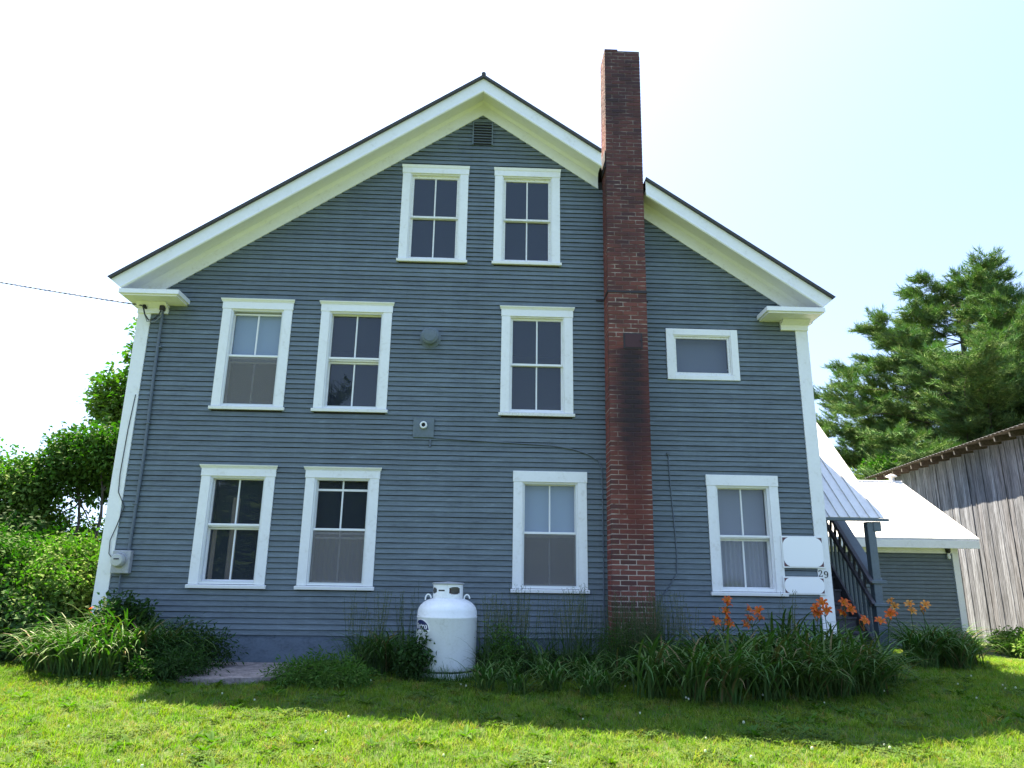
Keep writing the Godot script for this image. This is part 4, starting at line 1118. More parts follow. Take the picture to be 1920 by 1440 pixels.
func rand_basis(rng: RandomNumberGenerator, s: float, tilt := 0.7) -> Basis:
	return Basis(Vector3(1, 0, 0), rng.randfn() * tilt) * Basis(Vector3(0, 1, 0), rng.randf() * TAU) * Basis(Vector3(0, 0, 1), rng.randfn() * tilt) * Basis().scaled(Vector3(s, s, s))

# crown points: lobes = [centre, radii, how many]; clusters sit mostly near each lobe's ragged surface
func crown_points(lobes: Array, rng: RandomNumberGenerator, nz: FastNoiseLite) -> Array:
	var out := []
	for l in lobes:
		var c: Vector3 = l[0]; var r: Vector3 = l[1]
		for k in int(l[2]):
			var d := Vector3(rng.randfn(), rng.randfn(), rng.randfn()).normalized()
			var f := 1.0 - absf(rng.randfn()) * 0.28
			if rng.randf() < 0.06: f += rng.randf() * 0.28
			f *= 0.86 + 0.42 * nz.get_noise_3dv((c + d * 1.7) * 2.0)
			out.append(c + d * r * maxf(f, 0.1))
	return out

func limb(b: MB, a: Vector3, c: Vector3, r0: float, r1: float, rng: RandomNumberGenerator, sides := 6) -> void:
	var pts := PackedVector3Array()
	var n := 5
	var len := a.distance_to(c)
	for k in n + 1:
		var u := float(k) / n
		var p := a.lerp(c, u) + Vector3(0, 0.10 * len * sin(PI * u * 0.5) - 0.10 * len * u, 0)
		if k > 0 and k < n: p += Vector3(rng.randfn(), rng.randfn() * 0.5, rng.randfn()) * len * 0.025
		pts.append(p)
	b.tube(pts, r0, r1, sides)

# broad-leaved tree or shrub in world coordinates; lobes as above
func leafy(called: String, label: String, category: String, base: Vector3, trunks: Array, lobes: Array, cl: ArrayMesh, col: Color, size: float, sd: int, group := "", thick := 0.08) -> Node3D:
	var rng := RandomNumberGenerator.new(); rng.seed = sd
	var nz := FastNoiseLite.new(); nz.seed = sd; nz.frequency = 0.9
	var t := thing(called, label, category, base, 0.0, group)
	var tb := MB.new()
	for tr in trunks:
		limb(tb, tr[0] - base - Vector3(0, 0.05, 0), tr[1] - base, thick, thick * 0.45, rng, 8)
	for l in lobes:
		var near: Vector3 = trunks[0][1]
		for tr in trunks:
			if tr[1].distance_to(l[0]) < near.distance_to(l[0]): near = tr[1]
		limb(tb, near - base, l[0] - base, thick * 0.42, thick * 0.10, rng, 5)
		for k in 4:
			var d := Vector3(rng.randfn(), rng.randfn(), rng.randfn()).normalized()
			limb(tb, l[0] - base, l[0] + d * l[1] * 0.85 - base, thick * 0.14, thick * 0.04, rng, 4)
	put(tb, "trunk" if thick > 0.03 else "stems", M.bark, t)
	var xf := []; var cols := []
	for p in crown_points(lobes, rng, nz):
		if p.y < base.y + 0.03: continue
		xf.append(Transform3D(rand_basis(rng, size * rng.randf_range(0.7, 1.3), 0.45), p - base)); cols.append(jitter(col, rng, 0.22))
	scatter(cl, M.leaf, xf, cols, "crown" if category == "tree" else "foliage", t)
	return t

func pine(called: String, label: String, base: Vector3, height: float, spread: Callable, y0: float, tuft: ArrayMesh, col: Color, sd: int, dens := 1.0, group := "") -> Node3D:
	var rng := RandomNumberGenerator.new(); rng.seed = sd
	var t := thing(called, label, "tree", base, 0.0, group)
	var tb := MB.new()
	limb(tb, Vector3(0, -0.3, 0), Vector3(0.3, height * 0.97, 0.2), 0.34, 0.05, rng, 10)
	var xf := []; var cols := []
	var y := y0
	var turn := 0.0
	while y < height:
		var u := y / height
		var n := rng.randi_range(5, 7)
		for k in n:
			turn += TAU / n + rng.randf_range(-0.3, 0.3)
			var len: float = spread.call(u, turn) * rng.randf_range(0.72, 1.12)
			if len < 0.25: continue
			var dir := Vector3(cos(turn), 0, sin(turn))
			var a := Vector3(0.3 * u, y, 0.2 * u)
			var droop := lerpf(-0.02, 0.22, smoothstep(0.45, 1.0, u))
			var pts := PackedVector3Array()
			for s in 7:
				var f := s / 6.0
				pts.append(a + dir * len * f + Vector3(0, len * (droop * f + 0.10 * f * f - 0.05 * sin(PI * f)), 0) + Vector3(rng.randfn(), rng.randfn(), rng.randfn()) * 0.05 * len * f * 0.5)
			tb.tube(pts, 0.055 * (1.1 - u) + 0.02, 0.01, 5)
			# flat sprays along the outer two thirds, made of side twigs
			var twigs := int(len * 4.2) + 3
			for s in twigs:
				var f := lerpf(0.30, 1.0, pow(rng.randf(), 0.75))
				var ip := f * 6.0
				var q := pts[int(minf(ip, 5.0))].lerp(pts[int(minf(ip, 5.0)) + 1], ip - int(minf(ip, 5.0)))
				var sd2 := dir.cross(Vector3.UP) * (1.0 if rng.randf() < 0.5 else -1.0)
				var tl := len * 0.26 * (1.15 - f * 0.6) * rng.randf_range(0.5, 1.2) + 0.15
				var td := (sd2 * rng.randf_range(0.4, 1.0) + dir * rng.randf_range(0.3, 0.9) + Vector3(0, rng.randf_range(0.05, 0.5), 0)).normalized()
				if rng.randf() < 0.25: tb.tube(PackedVector3Array([q, q + td * tl]), 0.012, 0.005, 4)
				var m := int((tl * 9.0 + 3.0) * dens)
				for j in m:
					var p := q + td * tl * rng.randf_range(0.1, 1.05) + Vector3(rng.randfn() * 0.12, rng.randfn() * 0.05 + 0.04, rng.randfn() * 0.12)
					var yaw := atan2(-td.z, td.x) + rng.randfn() * 0.5
					xf.append(Transform3D(Basis(Vector3.UP, yaw) * Basis(Vector3(0, 0, 1), 0.25 + rng.randfn() * 0.3) * Basis().scaled(Vector3.ONE * rng.randf_range(0.7, 1.35)), p)); cols.append(jitter(col, rng, 0.28))
		y += lerpf(0.62, 0.42, u) * rng.randf_range(0.8, 1.2)
	put(tb, "trunk", M.bark, t)
	scatter(tuft, M.needle, xf, cols, "crown", t)
	return t

# ---------------------------------------------------------------- lawn
func in_bed(x: float, z: float) -> bool:
	if x > -0.05 and x < WALL_W + 0.05 and z < 0.02 and z > -9.0: return true
	if x > 9.7 and x < 10.95 and z < -0.9 and z > -4: return true
	if x > 10.3 and x < 14.82 and z < -4.95 and z > -9.4: return true
	if x > 1.55 and x < 2.95 and z > 0.0 and z < slab_front(x): return true
	return false

func slab_front(x: float) -> float:
	return 1.55 - 0.35 * absf(x - 2.2)

func blade_tuft(rng: RandomNumberGenerator, n: int, h: float, w: float, spread: float, lean: float) -> ArrayMesh:
	var b := MB.new()
	for k in n:
		var o := Vector3(rng.randfn() * spread, 0, rng.randfn() * spread)
		var a := rng.randf() * TAU
		var d := Vector3(cos(a), 0, sin(a))
		var s := Vector3(-d.z, 0, d.x) * w * rng.randf_range(0.6, 1.2)
		var hh := h * rng.randf_range(0.5, 1.2); var ln := lean * rng.randf_range(0.2, 1.3) * hh
		var p1 := o + Vector3(0, hh * 0.55, 0) + d * ln * 0.3; var p2 := o + Vector3(0, hh * rng.randf_range(0.85, 1.0), 0) + d * ln
		var tone := rng.randf_range(0.75, 1.25)
		b.col = Color(tone * rng.randf_range(0.9, 1.2), tone, tone * 0.9)
		b.quad(o - s, o + s, p1 + s * 0.75, p1 - s * 0.75); b.tri(p1 - s * 0.75, p1 + s * 0.75, p2)
	return b.mesh()

func build_ground() -> void:
	var xs := []; var zs := []
	var v := -400.0
	while v < -20: xs.append(v); v += 40.0
	v = -20.0
	while v < 30: xs.append(v); v += 0.5
	while v <= 400: xs.append(v); v += 40.0
	v = -400.0
	while v < -20: zs.append(v); v += 38.0
	v = -20.0
	while v < 14.5: zs.append(v); v += 0.5
	while v <= 400: zs.append(v); v += 35.0
	var nz := FastNoiseLite.new(); nz.seed = 2; nz.frequency = 0.5
	var b := MB.new()
	var H := func(x: float, z: float) -> float: return ground_y(x, z) - 0.012 + 0.012 * nz.get_noise_2d(x * 3.0, z * 3.0)
	for i in xs.size() - 1:
		for j in zs.size() - 1:
			var p := [Vector3(xs[i], 0, zs[j + 1]), Vector3(xs[i + 1], 0, zs[j + 1]), Vector3(xs[i + 1], 0, zs[j]), Vector3(xs[i], 0, zs[j])]
			for q in 4: p[q].y = H.call(p[q].x, p[q].z)
			b.quad(p[0], p[1], p[2], p[3])
	var g := put(b, "ground", M.soil); g.set_meta("kind", "structure")

func build_lawn() -> void:
	var rng := RandomNumberGenerator.new(); rng.seed = 31
	var nz := FastNoiseLite.new(); nz.seed = 3; nz.frequency = 0.55
	var nz2 := FastNoiseLite.new(); nz2.seed = 19; nz2.frequency = 2.2
	var tufts := []
	for k in 4: tufts.append(blade_tuft(rng, 14, 0.052, 0.0027, 0.024, 1.4))
	var xf := [[], [], [], []]; var cols := [[], [], [], []]
	var clx := []; var clc := []; var flx := []; var flc := []
	var cell := 0.052
	var z := -4.8
	while z < 5.6:
		var x0 := -3.0; var x1 := 14.2
		if z > 1.0: x0 = lerpf(-1.2, 1.2, (z - 1.0) / 4.0); x1 = lerpf(11.6, 9.3, clampf((z - 1.0) / 4.0, 0, 1))
		var x := x0
		var step := cell if z > 0.5 else cell * 1.35
		while x < x1:
			var px := x + rng.randf_range(-0.5, 0.5) * step; var pz := z + rng.randf_range(-0.5, 0.5) * step
			x += step
			if in_bed(px, pz): continue
			var n := nz.get_noise_2d(px * 1.5, pz * 1.5); var m := nz2.get_noise_2d(px, pz)
			var y := ground_y(px, pz) - 0.008
			var k := rng.randi() % 4
			if n + m * 0.7 > 0.33 and rng.randf() < 0.75:
				clx.append(Transform3D(rand_basis(rng, rng.randf_range(0.8, 1.3), 0.15), Vector3(px, y + 0.035, pz))); clc.append(jitter(Color(0.10, 0.17, 0.04), rng, 0.2))
				if rng.randf() < 0.45: continue
			var s := rng.randf_range(0.65, 1.2) * (1.0 + 0.35 * m)
			if rng.randf() < 0.03: s *= rng.randf_range(1.2, 1.7)
			var c := Color(0.125, 0.235, 0.034).lerp(Color(0.24, 0.315, 0.048), clampf(0.42 + m * 1.0 + n * 0.5, 0, 1))
			if nz.get_noise_2d(px * 4.0 + 40.0, pz * 4.0) > 0.28 and rng.randf() < 0.45: c = c.lerp(Color(0.30, 0.29, 0.10), 0.6)
			if rng.randf() < 0.045: c = Color(0.26, 0.22, 0.08)
			xf[k].append(Transform3D(Basis(Vector3(0, 1, 0), rng.randf() * TAU).scaled(Vector3(s, s * rng.randf_range(0.8, 1.2), s)), Vector3(px, y, pz))); cols[k].append(jitter(c, rng, 0.18))
			if rng.randf() < (0.022 if n > 0.18 and m > 0.0 else 0.0022): 
				flx.append(Transform3D(Basis().scaled(Vector3.ONE * rng.randf_range(0.7, 1.15)), Vector3(px, y, pz))); flc.append(Color(1, 1, 1) * rng.randf_range(0.8, 1.0))
		z += step
	for k in 4:
		var o := scatter(tufts[k], M.blade, xf[k], cols[k], "lawn_grass")
		tag(o, "mown sunny and shaded lawn grass in front of the house", "grass", "", "stuff")
	var rose := MB.new()
	for k in 9:
		strap_leaf(rose, Vector3.ZERO, TAU * k / 9.0 + rng.randf() * 0.4, rng.randf_range(0.07, 0.13), rng.randf_range(0.022, 0.034), rng.randf_range(0.3, 0.8), 0.9, Color(1, 1, 1) * rng.randf_range(0.8, 1.2), rng)
	var rx := []; var rc := []
	for k in 260:
		var px := rng.randf_range(0.3, 11.0); var pz := rng.randf_range(0.6, 5.0)
		if in_bed(px, pz): continue
		rx.append(Transform3D(Basis(Vector3.UP, rng.randf() * TAU).scaled(Vector3.ONE * rng.randf_range(0.6, 1.3)), Vector3(px, ground_y(px, pz) + 0.005, pz))); rc.append(jitter(Color(0.085, 0.16, 0.03), rng, 0.25))
	tag(scatter(rose.mesh(), M.blade, rx, rc, "lawn_weeds"), "flat broad-leaved weed rosettes scattered through the lawn", "weeds", "", "stuff")
	# clover: flat three-leaf clusters, and its white flower heads
	var cm := MB.new()
	for k in 7:
		var o := Vector3(rng.randfn() * 0.024, rng.randf_range(-0.008, 0.012), rng.randfn() * 0.024)
		for j in 3:
			var a := TAU * j / 3.0 + k
			var d := Vector3(cos(a), 0.25, sin(a)) * 0.013; var s := Vector3(-sin(a), 0, cos(a)) * 0.007
			cm.col = Color(1, 1, 1) * rng.randf_range(0.8, 1.2)
			cm.tri(o, o + d + s, o + d - s); cm.tri(o + d - s, o + d + s, o + d * 1.4)
	tag(scatter(cm.mesh(), M.blade, clx, clc, "clover_leaves"), "low clover leaves spread through the lawn", "clover", "", "stuff")
	var fm := MB.new()
	fm.col = Color(0.74, 0.72, 0.66)
	fm.lathe(PackedVector2Array([Vector2(0.0, 0.062), Vector2(0.008, 0.064), Vector2(0.0105, 0.072), Vector2(0.007, 0.081), Vector2(0.0, 0.083)]), 7)
	fm.col = Color(0.09, 0.15, 0.03)
	fm.tube(PackedVector3Array([Vector3(0, 0, 0), Vector3(0.002, 0.065, 0.001)]), 0.0012, 0.001, 3)
	tag(scatter(fm.mesh(), M.blade, flx, flc, "clover_flowers"), "scattered white clover flower heads in the lawn", "flowers", "", "stuff")

# ---------------------------------------------------------------- daylilies and weeds
func strap_leaf(b: MB, o: Vector3, az: float, len: float, w: float, rise: float, curl: float, col: Color, rng: RandomNumberGenerator) -> void:
	var d := Vector3(cos(az), 0, sin(az)); var s := Vector3(-d.z, 0, d.x)
	var n := 7
	var p := o; var el := rise
	var prev := []
	for k in n + 1:
		var u := float(k) / n
		var ww := w * (0.55 + 0.9 * u if u < 0.45 else 0.955 * (1.0 - pow((u - 0.45) / 0.55, 1.6)) + 0.02)
		var dir := d * cos(el) + Vector3(0, sin(el), 0)
		var up := -d * sin(el) + Vector3(0, cos(el), 0)
		var ring := [p - s * ww * 0.5 + up * ww * 0.14, p - up * ww * 0.08, p + s * ww * 0.5 + up * ww * 0.14]
		if k > 0:
			b.col = col
			b.quad(prev[0], prev[1], ring[1], ring[0]); b.quad(prev[1], prev[2], ring[2], ring[1])
		prev = ring
		p += dir * len / n
		el -= curl * (0.35 + 1.3 * u) / n + rng.randfn() * 0.03

func lily_leaves(rng: RandomNumberGenerator, n: int, len: float, lean: Vector3) -> ArrayMesh:
	var b := MB.new()
	for k in n:
		var az := rng.randf() * TAU
		var o := Vector3(rng.randfn() * 0.07, 0, rng.randfn() * 0.06)
		var tone := rng.randf_range(0.75, 1.25)
		var c := Color(0.076 * tone * rng.randf_range(0.9, 1.4), 0.148 * tone, 0.040 * tone)
		if rng.randf() < 0.06: c = Color(0.18, 0.14, 0.06)
		var dd := Vector3(cos(az), 0, sin(az)) * 0.8 + lean
		strap_leaf(b, o, atan2(dd.z, dd.x), len * rng.randf_range(0.65, 1.2), rng.randf_range(0.021, 0.033), rng.randf_range(1.05, 1.5), rng.randf_range(1.6, 3.0), c, rng)
	return b.mesh()

func lily_flower(rng: RandomNumberGenerator, yellow: bool) -> ArrayMesh:
	var b := MB.new()
	for k in 6:
		var a := TAU * k / 6.0 + rng.randf_range(-0.12, 0.12)
		var d := Vector3(cos(a), 0, sin(a)); var s := Vector3(-d.z, 0, d.x)
		var w := 0.046 if k % 2 == 0 else 0.034
		var R := [[0.006, 0.0, 0.35], [0.022, 0.030, 0.8], [0.045, 0.050, 1.0], [0.068, 0.054, 0.8], [0.082, 0.040, 0.12]]
		var orange := Color(0.60, 0.115, 0.018).lerp(Color(0.72, 0.19, 0.03), rng.randf())
		var cen := Color(0.75, 0.36, 0.04)
		if yellow: orange = Color(0.80, 0.50, 0.12).lerp(Color(0.66, 0.22, 0.05), rng.randf() * 0.45); cen = Color(0.85, 0.64, 0.15)
		var prev := []
		for r in R.size():
			var c: Vector3 = d * R[r][0] + Vector3(0, R[r][1], 0)
			var ww: float = w * R[r][2] * 0.5
			var ring := [c - s * ww + Vector3(0, 0.004, 0), c - Vector3(0, 0.003, 0), c + s * ww + Vector3(0, 0.004, 0)]
			if r > 0:
				b.col = cen.lerp(orange, smoothstep(0.0, 2.2, r - 0.5)) * (1.0 if r != 2 else 0.8)
				b.quad(prev[0], prev[1], ring[1], ring[0]); b.quad(prev[1], prev[2], ring[2], ring[1])
			prev = ring
	b.col = Color(0.80, 0.45, 0.06)
	for k in 5:
		var a := TAU * k / 5.0
		b.tube(PackedVector3Array([Vector3(0, 0.01, 0), Vector3(cos(a) * 0.015, 0.05, sin(a) * 0.015), Vector3(cos(a) * 0.025, 0.075, sin(a) * 0.025)]), 0.0014, 0.002, 3)
	b.col = Color(0.30, 0.24, 0.03)
	b.tube(PackedVector3Array([Vector3(0, -0.03, 0), Vector3(0, 0.004, 0)]), 0.004, 0.008, 5)
	return b.mesh()

func lily_stalk(t: Node3D, tops: Array, flowers: Array, rng: RandomNumberGenerator, bud_only := false) -> void:
	# one scape that forks to each flower; tops are relative to the plant
	var b := MB.new(); b.col = Color(0.06, 0.11, 0.03)
	var mid := Vector3.ZERO
	for p in tops: mid += p
	mid /= tops.size()
	var fork := mid - Vector3(0, 0.12, 0)
	b.tube(PackedVector3Array([Vector3(rng.randfn() * 0.03, 0, rng.randfn() * 0.03), fork * Vector3(0.45, 0.5, 0.45), fork]), 0.006, 0.0045, 5)
	for p in tops: b.tube(PackedVector3Array([fork, fork.lerp(p, 0.5) - Vector3(0, 0.015, 0), p - Vector3(0, 0.03, 0)]), 0.004, 0.003, 4)
	# a few buds at the fork
	for k in 3:
		var o := fork + Vector3(rng.randfn() * 0.03, rng.randf_range(0.02, 0.09), rng.randfn() * 0.03)
		b.col = Color(0.20, 0.20, 0.05) if rng.randf() < 0.6 else Color(0.5, 0.2, 0.04)
		b.tube(PackedVector3Array([fork, o, o + Vector3(rng.randfn() * 0.01, 0.025, 0), o + Vector3(rng.randfn() * 0.01, 0.05, 0)]), 0.003, 0.004, 5)
	var st := put(b, "flower_stalk", M.strap, t)
	for p in tops:
		var f := obj(flowers[rng.randi() % flowers.size()], "flower", M.petal, st)
		f.position = p - Vector3(0, 0.02, 0)
		# face outward, mostly towards the open lawn
		var d := Vector3(rng.randfn() * 0.55, 0.55 + rng.randf() * 0.4, 0.7 + rng.randfn() * 0.3).normalized()
		var s := d.cross(Vector3(0, 0, 1)).normalized()
		f.basis = Basis(s, d, s.cross(d)) * Basis(Vector3.UP, rng.randf() * TAU) * Basis().scaled(Vector3.ONE * rng.randf_range(0.72, 0.95))

func build_beds() -> void:
	var rng := RandomNumberGenerator.new(); rng.seed = 55
	var shapes := []
	for k in 5: shapes.append(lily_leaves(rng, 74, 0.86, Vector3(0.12, 0, 0.38)))
	var small := []
	for k in 3: small.append(lily_leaves(rng, 46, 0.62, Vector3(0, 0, 0.25)))
	var orange := [lily_flower(rng, false), lily_flower(rng, false), lily_flower(rng, false)]
	var gold := [lily_flower(rng, true), lily_flower(rng, true)]
	var bed := "daylily clumps in the bed along the wall"
	var spots := []
	# big clumps under the last window and round the corner: x, z, size, what it stands before
	for p in [[6.75, 2.05, 1.0, "lawn-side daylily clump in line with the chimney"], [7.15, 2.25, 1.0, "lawn-side daylily clump just past the chimney edge"], [7.55, 2.3, 1.08, "lawn-side daylily clump below the hanging wall cable"], [8.0, 2.2, 1.05, "lawn-side daylily clump before the near casing of the last ground-floor window"], [8.4, 2.1, 1.1, "lawn-side daylily clump before the middle of the last ground-floor window"], [8.8, 1.95, 1.12, "lawn-side daylily clump before the window casing that touches the signs"], [9.1, 1.75, 1.08, "lawn-side daylily clump before the two signs"],
			[7.0, 1.45, 0.95, "middle-row daylily clump before the chimney foot"], [7.5, 1.5, 1.05, "middle-row daylily clump before the bare wall between chimney and last window"], [7.95, 1.5, 1.1, "middle-row daylily clump under the topmost orange flowers"], [8.4, 1.45, 1.12, "middle-row daylily clump under the five-flowered stalk"], [8.85, 1.35, 1.15, "middle-row daylily clump under the window casing beside the signs"], [9.12, 1.2, 1.08, "middle-row daylily clump hiding the corner board foot"],
			[8.2, 0.8, 1.1, "wall-side daylily clump under the last ground-floor window sill"], [8.8, 0.75, 1.15, "wall-side daylily clump under the smaller sign"], [9.3, 0.6, 1.05, "wall-side daylily clump at the corner board"], [7.6, 0.85, 1.0, "wall-side daylily clump where the hanging cable ends"]]:
		spots.append([p, true])
	for p in [[5.05, 1.75, 0.8, "lawn-side low clump beside the propane tank"], [5.4, 1.95, 0.75, "lawn-side low clump before the near casing of the window past the tank"], [5.75, 1.85, 0.8, "lawn-side low clump before the middle of the window past the tank"], [6.1, 2.0, 0.8, "lawn-side low clump before the far half of the window past the tank"], [6.45, 1.8, 0.85, "lawn-side low clump just before the chimney begins"], [5.25, 1.2, 0.8, "middle-row low clump beside the propane tank"], [5.7, 1.25, 0.85, "middle-row low clump below the window past the tank"], [6.15, 1.3, 0.85, "middle-row low clump below the far casing of the window past the tank"], [6.55, 1.25, 0.85, "middle-row low clump at the chimney edge"], [5.15, 0.7, 0.85, "wall-side low clump behind the propane tank shoulder"], [5.7, 0.7, 0.9, "wall-side low clump under the sill of the window past the tank"], [6.3, 0.75, 0.9, "wall-side low clump where the wall cable comes down by the chimney"]]:
		spots.append([p, false])
	for s in spots:
		var p = s[0]
		var at := Vector3(p[0] + rng.randfn() * 0.05, ground_y(p[0], p[1]) - 0.02, p[1] + rng.randfn() * 0.05)
		var t := thing("daylily_clump", p[3], "plant", at, rng.randf_range(-0.5, 0.5), bed if s[1] else "low clumps between tank and chimney")
		var o := obj((shapes if s[1] else small)[rng.randi() % (5 if s[1] else 3)], "foliage", M.strap, t)
		o.scale = Vector3.ONE * p[2] * rng.randf_range(0.9, 1.05)
	# flowering plants: base, tops in world, label
	var blooms := [
		[Vector3(7.83, 0, 1.2), [Vector3(7.89, 0.90, 1.2), Vector3(7.85, 0.78, 1.2), Vector3(7.87, 0.85, 1.22)], orange, "daylily bearing the topmost orange flowers under the window sill"],
		[Vector3(7.75, 0, 1.18), [Vector3(7.72, 0.66, 1.2), Vector3(7.84, 0.71, 1.22), Vector3(7.88, 0.63, 1.2)], orange, "daylily whose low orange flowers hang nearest the chimney"],
		[Vector3(8.14, 0, 1.2), [Vector3(8.11, 0.81, 1.2), Vector3(8.13, 0.69, 1.2), Vector3(8.06, 0.63, 1.2), Vector3(8.26, 0.78, 1.2), Vector3(8.26, 0.70, 1.18)], orange, "daylily with five orange flowers below the middle of the window"],
		[Vector3(8.95, 0, 1.2), [Vector3(8.96, 0.76, 1.2), Vector3(8.95, 0.83, 1.2), Vector3(8.91, 0.78, 1.17)], orange, "daylily with orange flowers just before the white corner board"],
		[Vector3(9.10, 0, 1.15), [Vector3(9.06, 0.80, 1.2), Vector3(9.05, 0.88, 1.12)], orange, "daylily with two orange flowers against the foot of the corner board"],
		[Vector3(9.25, 0, 1.15), [Vector3(9.26, 0.89, 1.2), Vector3(9.33, 0.82, 1.2), Vector3(9.22, 0.77, 1.2), Vector3(9.31, 0.88, 1.15)], orange, "daylily with a cluster of orange flowers in front of the stair treads"],
		[Vector3(9.55, 0, 1.1), [Vector3(9.49, 0.68, 1.2), Vector3(9.52, 0.70, 1.12)], orange, "daylily with low orange flowers in front of the balusters"],
		[Vector3(9.75, 0, 1.1), [Vector3(9.68, 0.68, 1.2), Vector3(9.82, 0.77, 1.2), Vector3(9.86, 0.79, 1.16)], orange, "daylily with orange flowers at the foot of the stair post"],
	]
	for bl in blooms:
		var at: Vector3 = bl[0]
		at.y = ground_y(at.x, at.z) - 0.02
		var t := thing("daylily", bl[3], "flower", at, 0.0, "flowering daylilies")
		obj(small[rng.randi() % 3], "foliage", M.strap, t)
		var tops := []
		for p in bl[1]: tops.append(p - at)
		lily_stalk(t, tops, bl[2], rng)
	# the golden ones, farther back beside the stairs, standing partly in the sun
	var gb := [
		[Vector3(10.98, 0, -0.45), [Vector3(10.83, 0.81, -0.5), Vector3(10.80, 0.88, -0.5)], "yellow-orange daylily right beside the stair post before the shed wall"],
		[Vector3(11.1, 0, -0.55), [Vector3(11.05, 0.84, -0.5), Vector3(11.06, 0.75, -0.5)], "yellow and red daylily between its two yellow neighbours before the shed wall"],
		[Vector3(11.3, 0, -0.6), [Vector3(11.2, 0.79, -0.5), Vector3(11.3, 0.84, -0.55)], "yellow daylily farthest from the stair post, with many pale buds"],
	]
	for bl in gb:
		var at: Vector3 = bl[0]
		at.y = ground_y(at.x, at.z) - 0.02
		var t := thing("daylily", bl[2], "flower", at, 0.0, "flowering daylilies")
		var o := obj(shapes[rng.randi() % 5], "foliage", M.strap, t); o.scale = Vector3.ONE * 0.9
		var tops := []
		for p in bl[1]: tops.append(p - at)
		lily_stalk(t, tops, gold, rng)
	for p in [[11.05, -0.25, 0.85, "half-shaded daylily clump below the yellow lilies"], [11.3, -0.5, 1.0, "daylily clump hugging the outer side of the stair post"], [11.75, -0.8, 0.95, "sunlit daylily clump in the middle of the group before the shed wall"], [12.15, -1.0, 0.85, "sunlit daylily clump at the outer end of the group before the shed wall"], [11.5, -0.25, 0.9, "sunlit daylily clump at the lawn edge below the yellow lilies"], [12.0, -1.5, 0.9, "daylily clump closest to the shed wall"], [11.6, -1.4, 0.95, "daylily clump between the stair post and the shed wall"]]:
		var at := Vector3(p[0], ground_y(p[0], p[1]) - 0.02, p[1])
		var t := thing("daylily_clump", p[3], "plant", at, rng.randf() * TAU, "clumps beside the stairs")
		var o := obj(shapes[rng.randi() % 5], "foliage", M.strap, t); o.scale = Vector3.ONE * p[2]
	# clump left of the tank and the sunlit ones at the corner board
	for p in [[3.62, 0.70, 0.92, "daylily clump just behind the low feathery bush"], [3.85, 0.85, 0.95, "daylily clump in front, between the feathery bush and the tank"], [4.02, 0.65, 0.95, "daylily clump touching the side of the propane tank"], [3.75, 0.45, 0.9, "daylily clump against the wall between bush and tank"]]:
		var at := Vector3(p[0], ground_y(p[0], p[1]) - 0.02, p[1])
		var t := thing("daylily_clump", p[3], "plant", at, rng.randf() * TAU, "clumps by the tank")
		var o := obj(shapes[rng.randi() % 5], "foliage", M.strap, t); o.scale = Vector3.ONE * p[2] * 0.85
	for p in [[-0.05, 0.95, 0.8, "sunlit daylily clump at the outer tip, beside the wild shrubs"], [0.25, 1.1, 0.85, "lawn-side sunlit daylily clump before the corner board"], [0.55, 1.2, 0.9, "lawn-side sunlit daylily clump before the electric meter"], [0.9, 1.25, 0.9, "lawn-side sunlit daylily clump before the dark round bush"], [0.1, 0.6, 0.85, "sunlit daylily clump right in front of the corner board foot"], [0.5, 0.75, 0.95, "daylily clump below the electric meter, behind the lawn-side ones"], [0.85, 0.85, 1.0, "daylily clump hiding the foot of the dark round bush"], [1.15, 1.05, 0.95, "half-shaded daylily clump touching the bushy weeds by the slab"], [1.35, 0.8, 0.9, "shaded daylily clump behind the bushy weeds by the slab"], [0.3, 0.4, 0.9, "daylily clump behind the small orange lily"], [0.75, 0.45, 0.95, "daylily clump against the wall under the dark round bush"]]:
		var at := Vector3(p[0], ground_y(p[0], p[1]) - 0.02, p[1])
		var t := thing("daylily_clump", p[3], "plant", at, rng.randf() * TAU, "sunlit clumps at the corner")
		t.rotation.y = rng.randf_range(-0.9, 0.5)
		var o := obj(shapes[rng.randi() % 5], "foliage", M.strap, t); o.scale = Vector3.ONE * p[2] * 1.05
	# a small orange lily by the corner board
	var ll := thing("daylily", "single small orange lily against the corner board below the electric meter", "flower", Vector3(0.22, 0.03, 0.5), 0.0, "flowering daylilies")
	lily_stalk(ll, [Vector3(0.0, 0.60, 0.0), Vector3(0.03, 0.66, 0.02)], gold, rng)
	ll.scale = Vector3(0.75, 1.0, 0.75)
	for f in ll.get_child(0).get_children(): f.scale = Vector3.ONE * 0.45
	# tall wispy grass with seed heads along the wall
	var wisps := []
